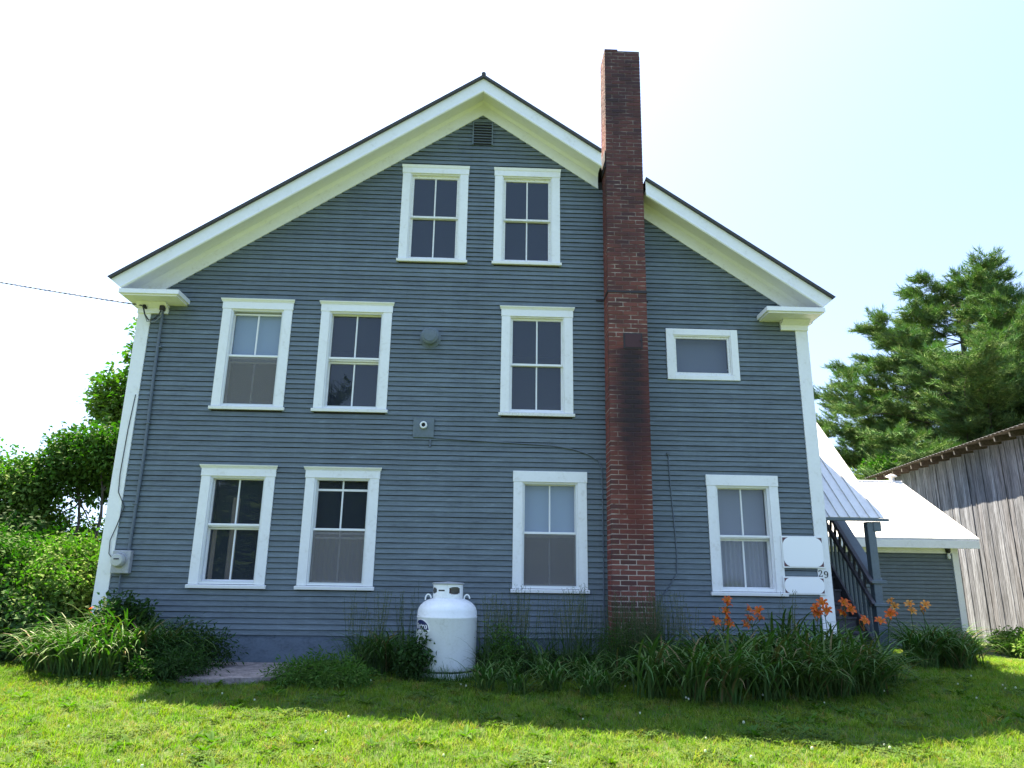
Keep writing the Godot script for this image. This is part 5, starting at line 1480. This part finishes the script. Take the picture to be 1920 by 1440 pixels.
	for s in 4:
		var b := MB.new()
		for q in 9:
			var a := rng.randf() * TAU
			var h := rng.randf_range(0.55, 1.0)
			var o := Vector3(rng.randfn() * 0.06, 0, rng.randfn() * 0.05)
			var tip := o + Vector3(cos(a) * 0.12 * h, h, sin(a) * 0.09 * h)
			b.col = Color(0.05, 0.085, 0.03)
			b.tube(PackedVector3Array([o, o.lerp(tip, 0.5) + Vector3(0, 0.02, 0), tip]), 0.0032, 0.0016, 3)
			for r in 16:
				var u := rng.randf_range(0.68, 1.0)
				var c := o.lerp(tip, u)
				var e := c + Vector3(rng.randfn() * 0.035, rng.randf_range(0.0, 0.04), rng.randfn() * 0.03) * (1.2 - u * 0.6)
				b.col = Color(0.15, 0.15, 0.085)
				b.tri(c, c + Vector3(0.0025, 0, 0), e)
				b.tri(e - Vector3(0.005, 0, 0), e + Vector3(0.005, 0, 0), e + Vector3(0, 0.013, 0))
			strap_leaf(b, o, a + 1.0, h * 0.75, 0.010, 1.3, 1.2, Color(0.055, 0.10, 0.03), rng)
			strap_leaf(b, o, a - 1.0, h * 0.6, 0.009, 1.2, 1.5, Color(0.06, 0.10, 0.03), rng)
		wisps.append(b.mesh())
	var short := []
	for s in 3:
		var b := MB.new()
		for q in 26:
			strap_leaf(b, Vector3(rng.randfn() * 0.05, 0, rng.randfn() * 0.04), rng.randf() * TAU, rng.randf_range(0.10, 0.26), 0.007, rng.randf_range(1.1, 1.5), rng.randf_range(0.3, 1.6), Color(0.06, 0.12, 0.03) * rng.randf_range(0.8, 1.3), rng)
		short.append(b.mesh())
	tank_grass(short, rng)
	for s in 70:
		var x := 5.0 + 3.6 * rng.randf()
		if s > 60: x = 3.4 + rng.randf() * 1.1
		if s < 18: x = 6.55 + rng.randf() * 0.75
		var zz := rng.randf_range(0.35, 1.3) if not (x > 6.55 and x < 7.35) else rng.randf_range(0.5, 1.3)
		var at := Vector3(x, ground_y(x, zz) - 0.02, zz)
		var t := thing("tall_grass", "wispy tall grass with thin seed heads against the house wall", "grass", at, rng.randf() * TAU, "tall grass along the wall")
		var o := obj(wisps[rng.randi() % 4], "stems", M.strap, t); o.scale = Vector3.ONE * rng.randf_range(0.75, 1.08)

func tank_grass(wisps: Array, rng: RandomNumberGenerator) -> void:
	for s in 16:
		var a := -1.5 + 3.0 * s / 15.0
		var p := Vector3(4.6 + sin(a) * 0.44, 0.0, 0.95 + cos(a) * 0.44)
		p.y = ground_y(p.x, p.z) - 0.02
		var t := thing("grass_tuft", "short grass tuft growing around the propane tank foot", "grass", p, rng.randf() * TAU, "grass round the tank foot")
		var o := obj(wisps[rng.randi() % wisps.size()], "blades", M.strap, t); o.scale = Vector3.ONE * rng.randf_range(0.7, 1.2)

func build_shrubs() -> void:
	var rng := RandomNumberGenerator.new(); rng.seed = 91
	var cl_small := leaf_cluster(rng, 16, 0.12, 0.045, 0.024)
	var cl_mid := leaf_cluster(rng, 16, 0.2, 0.075, 0.042)
	var cl_big := leaf_cluster(rng, 18, 0.42, 0.15, 0.11)
	var cl_fern := leaf_cluster(rng, 20, 0.12, 0.05, 0.014)
	var green := Color(0.075, 0.15, 0.028); var bright := Color(0.14, 0.23, 0.048); var dark := Color(0.035, 0.075, 0.02)
	# dark bush under the meter
	var b0 := Vector3(0.62, 0.03, 0.45)
	leafy("leafy_bush", "dark rounded leafy bush against the wall beside the electric meter", "bush", b0, [[b0, b0 + Vector3(0.0, 0.35, 0)]], [[b0 + Vector3(-0.05, 0.55, 0), Vector3(0.26, 0.24, 0.22), 120], [b0 + Vector3(0.15, 0.42, 0.05), Vector3(0.22, 0.24, 0.2), 90], [b0 + Vector3(-0.18, 0.35, 0.1), Vector3(0.2, 0.25, 0.2), 70]], cl_mid, dark, 0.85, 1, "", 0.02)
	# weeds beside the slab
	b0 = Vector3(1.55, 0.0, 1.1)
	leafy("weed_patch", "tall bushy weeds spilling over one edge of the stone slab", "weeds", b0, [[b0, b0 + Vector3(0, 0.2, 0)]], [[b0 + Vector3(-0.1, 0.20, -0.1), Vector3(0.38, 0.22, 0.33), 200], [b0 + Vector3(0.1, 0.12, 0.30), Vector3(0.40, 0.16, 0.33), 180], [b0 + Vector3(-0.1, 0.28, -0.5), Vector3(0.36, 0.28, 0.25), 120], [b0 + Vector3(0.25, 0.22, -0.55), Vector3(0.22, 0.22, 0.2), 60]], cl_fern, dark, 1.1, 2, "", 0.012)
	b0 = Vector3(3.05, 0.0, 1.35)
	leafy("low_bush", "low feathery green bush between the stone slab and the daylilies", "bush", b0, [[b0, b0 + Vector3(0, 0.15, 0)]], [[b0 + Vector3(0.0, 0.06, 0.1), Vector3(0.42, 0.14, 0.4), 220], [b0 + Vector3(0.3, 0.09, -0.1), Vector3(0.36, 0.17, 0.36), 200], [b0 + Vector3(0.5, 0.05, 0.3), Vector3(0.36, 0.12, 0.3), 150]], cl_fern, green, 0.95, 3, "", 0.012)
	b0 = Vector3(4.28, 0.0, 1.25)
	leafy("weed_patch", "small round-leaved weed leaning on the propane tank foot", "weeds", b0, [[b0, b0 + Vector3(0, 0.2, 0)]], [[b0 + Vector3(0.0, 0.24, 0.0), Vector3(0.16, 0.24, 0.14), 70]], cl_mid, dark, 0.7, 4, "", 0.01)
	for p in [[5.3, 1.0, "leafy weeds between the tank and the next window"], [6.6, 0.8, "leafy weeds at the wall cable beside the chimney"], [6.95, 0.72, "leafy weeds climbing the chimney foot"]]:
		b0 = Vector3(p[0], ground_y(p[0], p[1]), p[1])
		leafy("weed_patch", p[2], "weeds", b0, [[b0, b0 + Vector3(0, 0.2, 0)]], [[b0 + Vector3(0, 0.3, 0), Vector3(0.26, 0.34, 0.2), 70]], cl_fern, green, 1.0, int(p[0] * 10), "weeds in the bed", 0.01)
	# hedge of wild shrubs left of the house
	var hb := "wild shrubs beside the house"
	var defs := [
		["rounded wild shrub touching the corner board, sunlit on top", Vector3(-0.75, 0, -0.4), [[Vector3(-0.75, 0.75, -0.35), Vector3(0.65, 0.65, 0.6), 520], [Vector3(-0.35, 0.95, -0.8), Vector3(0.5, 0.6, 0.5), 380], [Vector3(-0.9, 1.1, -0.8), Vector3(0.6, 0.5, 0.6), 380]], bright, 5],
		["wide wild shrub in front of the saplings, dark at its foot", Vector3(-2.0, 0, -0.5), [[Vector3(-1.75, 0.9, -0.4), Vector3(0.75, 0.8, 0.6), 620], [Vector3(-2.5, 0.8, -0.3), Vector3(0.8, 0.8, 0.6), 560], [Vector3(-2.1, 1.25, -0.9), Vector3(0.8, 0.5, 0.6), 460]], green, 6],
		["low grey-green wild shrub at the lawn edge before the wide shrub", Vector3(-1.3, 0, 0.25), [[Vector3(-1.3, 0.5, 0.15), Vector3(0.55, 0.5, 0.4), 420], [Vector3(-0.7, 0.35, 0.15), Vector3(0.45, 0.4, 0.35), 260]], Color(0.07, 0.13, 0.04), 7],
	]
	for d in defs:
		leafy("wild_shrub", d[0], "shrub", d[1], [[d[1], d[1] + Vector3(0, 0.5, 0)], [d[1] + Vector3(0.2, 0, 0.1), d[1] + Vector3(0.35, 0.6, 0)]], d[2], cl_mid, d[3], 1.0, d[4], hb, 0.028)
	# saplings with thin dark trunks
	var sp := [
		["slim sapling with bare trunk standing closest to the house corner", Vector3(-2.35, 0, -4.0), Vector3(-2.2, 2.6, -4.0), [[Vector3(-2.3, 3.35, -4.0), Vector3(0.55, 0.5, 0.6), 170], [Vector3(-1.8, 2.95, -4.2), Vector3(0.5, 0.4, 0.5), 120], [Vector3(-2.0, 3.6, -4.4), Vector3(0.4, 0.35, 0.5), 100]], green, 10],
		["slim leaning sapling with forked trunk in the middle of the thicket", Vector3(-2.85, 0, -4.2), Vector3(-2.7, 2.4, -4.2), [[Vector3(-2.9, 3.3, -4.2), Vector3(0.65, 0.55, 0.6), 220], [Vector3(-3.25, 2.8, -4.0), Vector3(0.6, 0.5, 0.5), 180], [Vector3(-2.55, 2.75, -4.5), Vector3(0.4, 0.35, 0.4), 90], [Vector3(-3.3, 2.0, -4.3), Vector3(0.5, 0.6, 0.5), 110], [Vector3(-2.6, 1.9, -4.7), Vector3(0.4, 0.4, 0.4), 40]], green, 11],
		["dense bright sapling at the outer end of the thicket, leafy to the ground", Vector3(-4.0, 0, -3.9), Vector3(-4.0, 1.8, -3.9), [[Vector3(-4.0, 2.5, -3.8), Vector3(0.85, 0.75, 0.7), 420], [Vector3(-4.7, 2.2, -3.8), Vector3(0.8, 0.8, 0.7), 380], [Vector3(-3.6, 1.7, -3.8), Vector3(0.75, 0.8, 0.6), 380], [Vector3(-4.6, 1.0, -3.7), Vector3(0.9, 1.0, 0.6), 420]], bright, 12],
		["dark undergrowth sapling behind the rounded shrub at the house corner", Vector3(-2.5, 0, -3.0), Vector3(-2.5, 1.0, -3.0), [[Vector3(-2.3, 1.0, -3.0), Vector3(0.9, 0.85, 0.5), 420], [Vector3(-3.2, 1.1, -3.0), Vector3(0.8, 1.0, 0.5), 420], [Vector3(-1.3, 0.8, -3.2), Vector3(0.7, 0.8, 0.5), 260]], dark, 13],
	]
	for s in sp:
		leafy("sapling", s[0], "tree", s[1], [[s[1], s[2]]], s[3], cl_mid, s[4], 1.35, s[5], "saplings in the thicket", 0.045)
	# field-edge shrubs farther back
	for s in [[-5.4, -9.5, 2.3, "far field-edge shrub seen between the sapling trunks"], [-7.6, -9.0, 2.6, "far field-edge shrub behind the dense outer sapling"], [-3.6, -10.0, 2.1, "far field-edge shrub right behind the house corner"], [-10.0, -9.5, 2.8, "outermost far field-edge shrub"]]:
		var sb := Vector3(s[0], -0.1, s[1]); var hh: float = s[2]
		leafy("field_shrub", s[3], "shrub", sb, [[sb, sb + Vector3(0, hh * 0.4, 0)]], [[sb + Vector3(0, hh * 0.55, 0), Vector3(1.3, hh * 0.45, 0.9), 320], [sb + Vector3(0.9, hh * 0.4, 0.2), Vector3(1.0, hh * 0.4, 0.8), 220]], cl_big, bright, 0.75, int(-s[0] * 10) + 300, "shrubs at the field edge", 0.05)
	# maple behind the house corner
	var m0 := Vector3(-4.6, -0.1, -12.0)
	leafy("maple_tree", "tall broad-leaved tree rising behind the eave with sunlit leaf sprays", "tree", m0, [[m0, m0 + Vector3(0.1, 4.2, 0)]], [
		[Vector3(-5.35, 8.0, -12), Vector3(0.8, 1.0, 0.8), 130], [Vector3(-5.3, 7.2, -12), Vector3(0.9, 0.8, 0.8), 130], [Vector3(-5.4, 6.5, -12), Vector3(0.75, 0.8, 0.8), 150], [Vector3(-6.55, 6.35, -12), Vector3(0.55, 0.75, 0.6), 90], [Vector3(-6.0, 5.8, -12), Vector3(0.8, 0.6, 0.8), 150], [Vector3(-5.3, 5.1, -12), Vector3(0.95, 0.8, 0.8), 190], [Vector3(-4.2, 6.2, -12), Vector3(1.2, 1.6, 1.2), 300], [Vector3(-3.5, 4.8, -12), Vector3(1.4, 1.2, 1.2), 260]], cl_big, bright, 1.0, 20, "", 0.16)
	# young broad-leaved tree peeping out under the pine
	var y0 := Vector3(20.3, -0.3, -17.0)
	leafy("young_tree", "small round-leaved tree under the pine beyond the white shed roof", "tree", y0, [[y0, y0 + Vector3(0, 3.5, 0)]], [[Vector3(20.2, 4.9, -17.0), Vector3(0.9, 1.0, 0.9), 220], [Vector3(20.9, 4.2, -17.0), Vector3(0.9, 0.9, 0.9), 180], [Vector3(19.6, 4.0, -17), Vector3(0.8, 0.9, 0.8), 160]], cl_big, green, 0.8, 23, "", 0.09)
	# bright weeds at the barn foot
	for p in [[15.6, -4.6, "sunlit weeds in the gap between shed corner and barn"], [16.2, -4.2, "sunlit weeds in the middle of the barn foot"], [16.0, -5.3, "sunlit weeds behind the shed corner at the barn wall"], [15.3, -3.9, "low sunlit weeds on the lawn before the shed corner board"], [16.6, -3.4, "sunlit weeds at the barn foot under the door latch"]]:
		b0 = Vector3(p[0], ground_y(p[0], p[1]), p[1])
		leafy("weed_patch", p[2], "weeds", b0, [[b0, b0 + Vector3(0, 0.15, 0)]], [[b0 + Vector3(0, 0.16, 0), Vector3(0.5, 0.22, 0.45), 160]], cl_mid, bright, 0.9, int(p[0] * 7), "weeds along the barn foot", 0.012)

func build_trees() -> void:
	var rng := RandomNumberGenerator.new(); rng.seed = 71
	var tuft := needle_tuft(rng, 30, 0.24)
	var f := func(u: float, az: float) -> float:
		var p := 8.2 * smoothstep(-0.1, 0.2, u) * (1.0 - 0.70 * pow(smoothstep(0.5, 1.0, u), 1.3))
		return p * (0.82 + 0.18 * sin(az * 3.0 + u * 23.0))
	pine("pine_tree", "big spreading pine rising behind the barn and shed roofs", Vector3(25.9, -0.5, -20.0), 14.4, f, 1.9, tuft, Color(0.135, 0.215, 0.080), 107, 1.2)
	pine("pine_tree", "second pine close beside the big one, behind the middle of the barn roof", Vector3(31.6, -0.5, -21.5), 14.0, f, 1.9, tuft, Color(0.135, 0.215, 0.080), 109, 1.0)
	# trees across the road that the windows mirror
	var big := needle_tuft(rng, 22, 0.5)
	var g := func(u: float, _az: float) -> float: return 3.6 * smoothstep(0.03, 0.12, u) * (1.0 - u) * 1.15 + 0.15
	for p in [[-4.5, 31.0, 13.6, 201, "tallest pointed spruce across the road, mirrored in the upper windows"], [-9.5, 34.0, 12.0, 202, "middle spruce of the row across the road"], [-15.0, 33.0, 13.0, 203, "spruce at the far end of the row across the road"], [0.5, 37.0, 9.5, 204, "shortest spruce across the road"]]:
		pine("spruce_tree", p[4], Vector3(p[0], -0.8, p[1]), p[2], g, 0.8, big, Color(0.03, 0.055, 0.02), p[3], 0.22, "trees across the road")

func roadside_trees() -> void:
	var rng := RandomNumberGenerator.new(); rng.seed = 17
	var cl := leaf_cluster(rng, 16, 0.8, 0.34, 0.22)
	for p in [[-13.0, 33.0, 8.0, "broad-leaved tree across the road beside the far spruce"], [-7.2, 32.0, 7.4, "broad-leaved tree across the road between two spruces"], [-2.2, 33.5, 7.8, "broad-leaved tree across the road next to the shortest spruce"]]:
		var b := Vector3(p[0], -0.7, p[1]); var h: float = p[2]
		leafy("roadside_tree", p[3], "tree", b, [[b, b + Vector3(0, h * 0.4, 0)]], [[b + Vector3(0, h * 0.72, 0), Vector3(1.9, h * 0.27, 1.6), 200], [b + Vector3(-1.5, h * 0.5, 0), Vector3(1.7, h * 0.3, 1.5), 180], [b + Vector3(1.4, h * 0.45, 0), Vector3(1.8, h * 0.32, 1.5), 180], [b + Vector3(0, h * 0.2, 0), Vector3(2.4, h * 0.22, 1.4), 180]], cl, Color(0.05, 0.095, 0.022), 1.0, int(h * 100), "trees across the road", 0.2)

func build_slab() -> void:
	var t := MB.new()
	var poly := PackedVector2Array()
	var rng := RandomNumberGenerator.new(); rng.seed = 3
	for p in [[1.6, 0.05], [1.5, 0.8], [1.75, 1.5], [2.2, 1.62], [2.75, 1.45], [2.95, 0.9], [2.9, 0.05]]: poly.append(Vector2(p[0], -p[1]))
	poly.reverse()
	var b := MB.new()
	b.prism(poly if not Geometry2D.is_polygon_clockwise(poly) else poly, -0.10, 0.035, Transform3D(Basis(Vector3(1, 0, 0), Vector3(0, 0, -1), Vector3(0, 1, 0)), Vector3.ZERO))
	tag(put(b, "stone_slab", M.slab), "flat reddish stone slab on the ground in front of the painted skirt", "slab")

func _ready() -> void:
	setup_view()
	make_materials()
	build_ground()
	build_house()
	build_shed()
	build_barn()
	build_porch()
	build_trees()
	roadside_trees()
	build_shrubs()
	wall_things()
	build_tank()
	build_slab()
	build_beds()
	build_lawn()
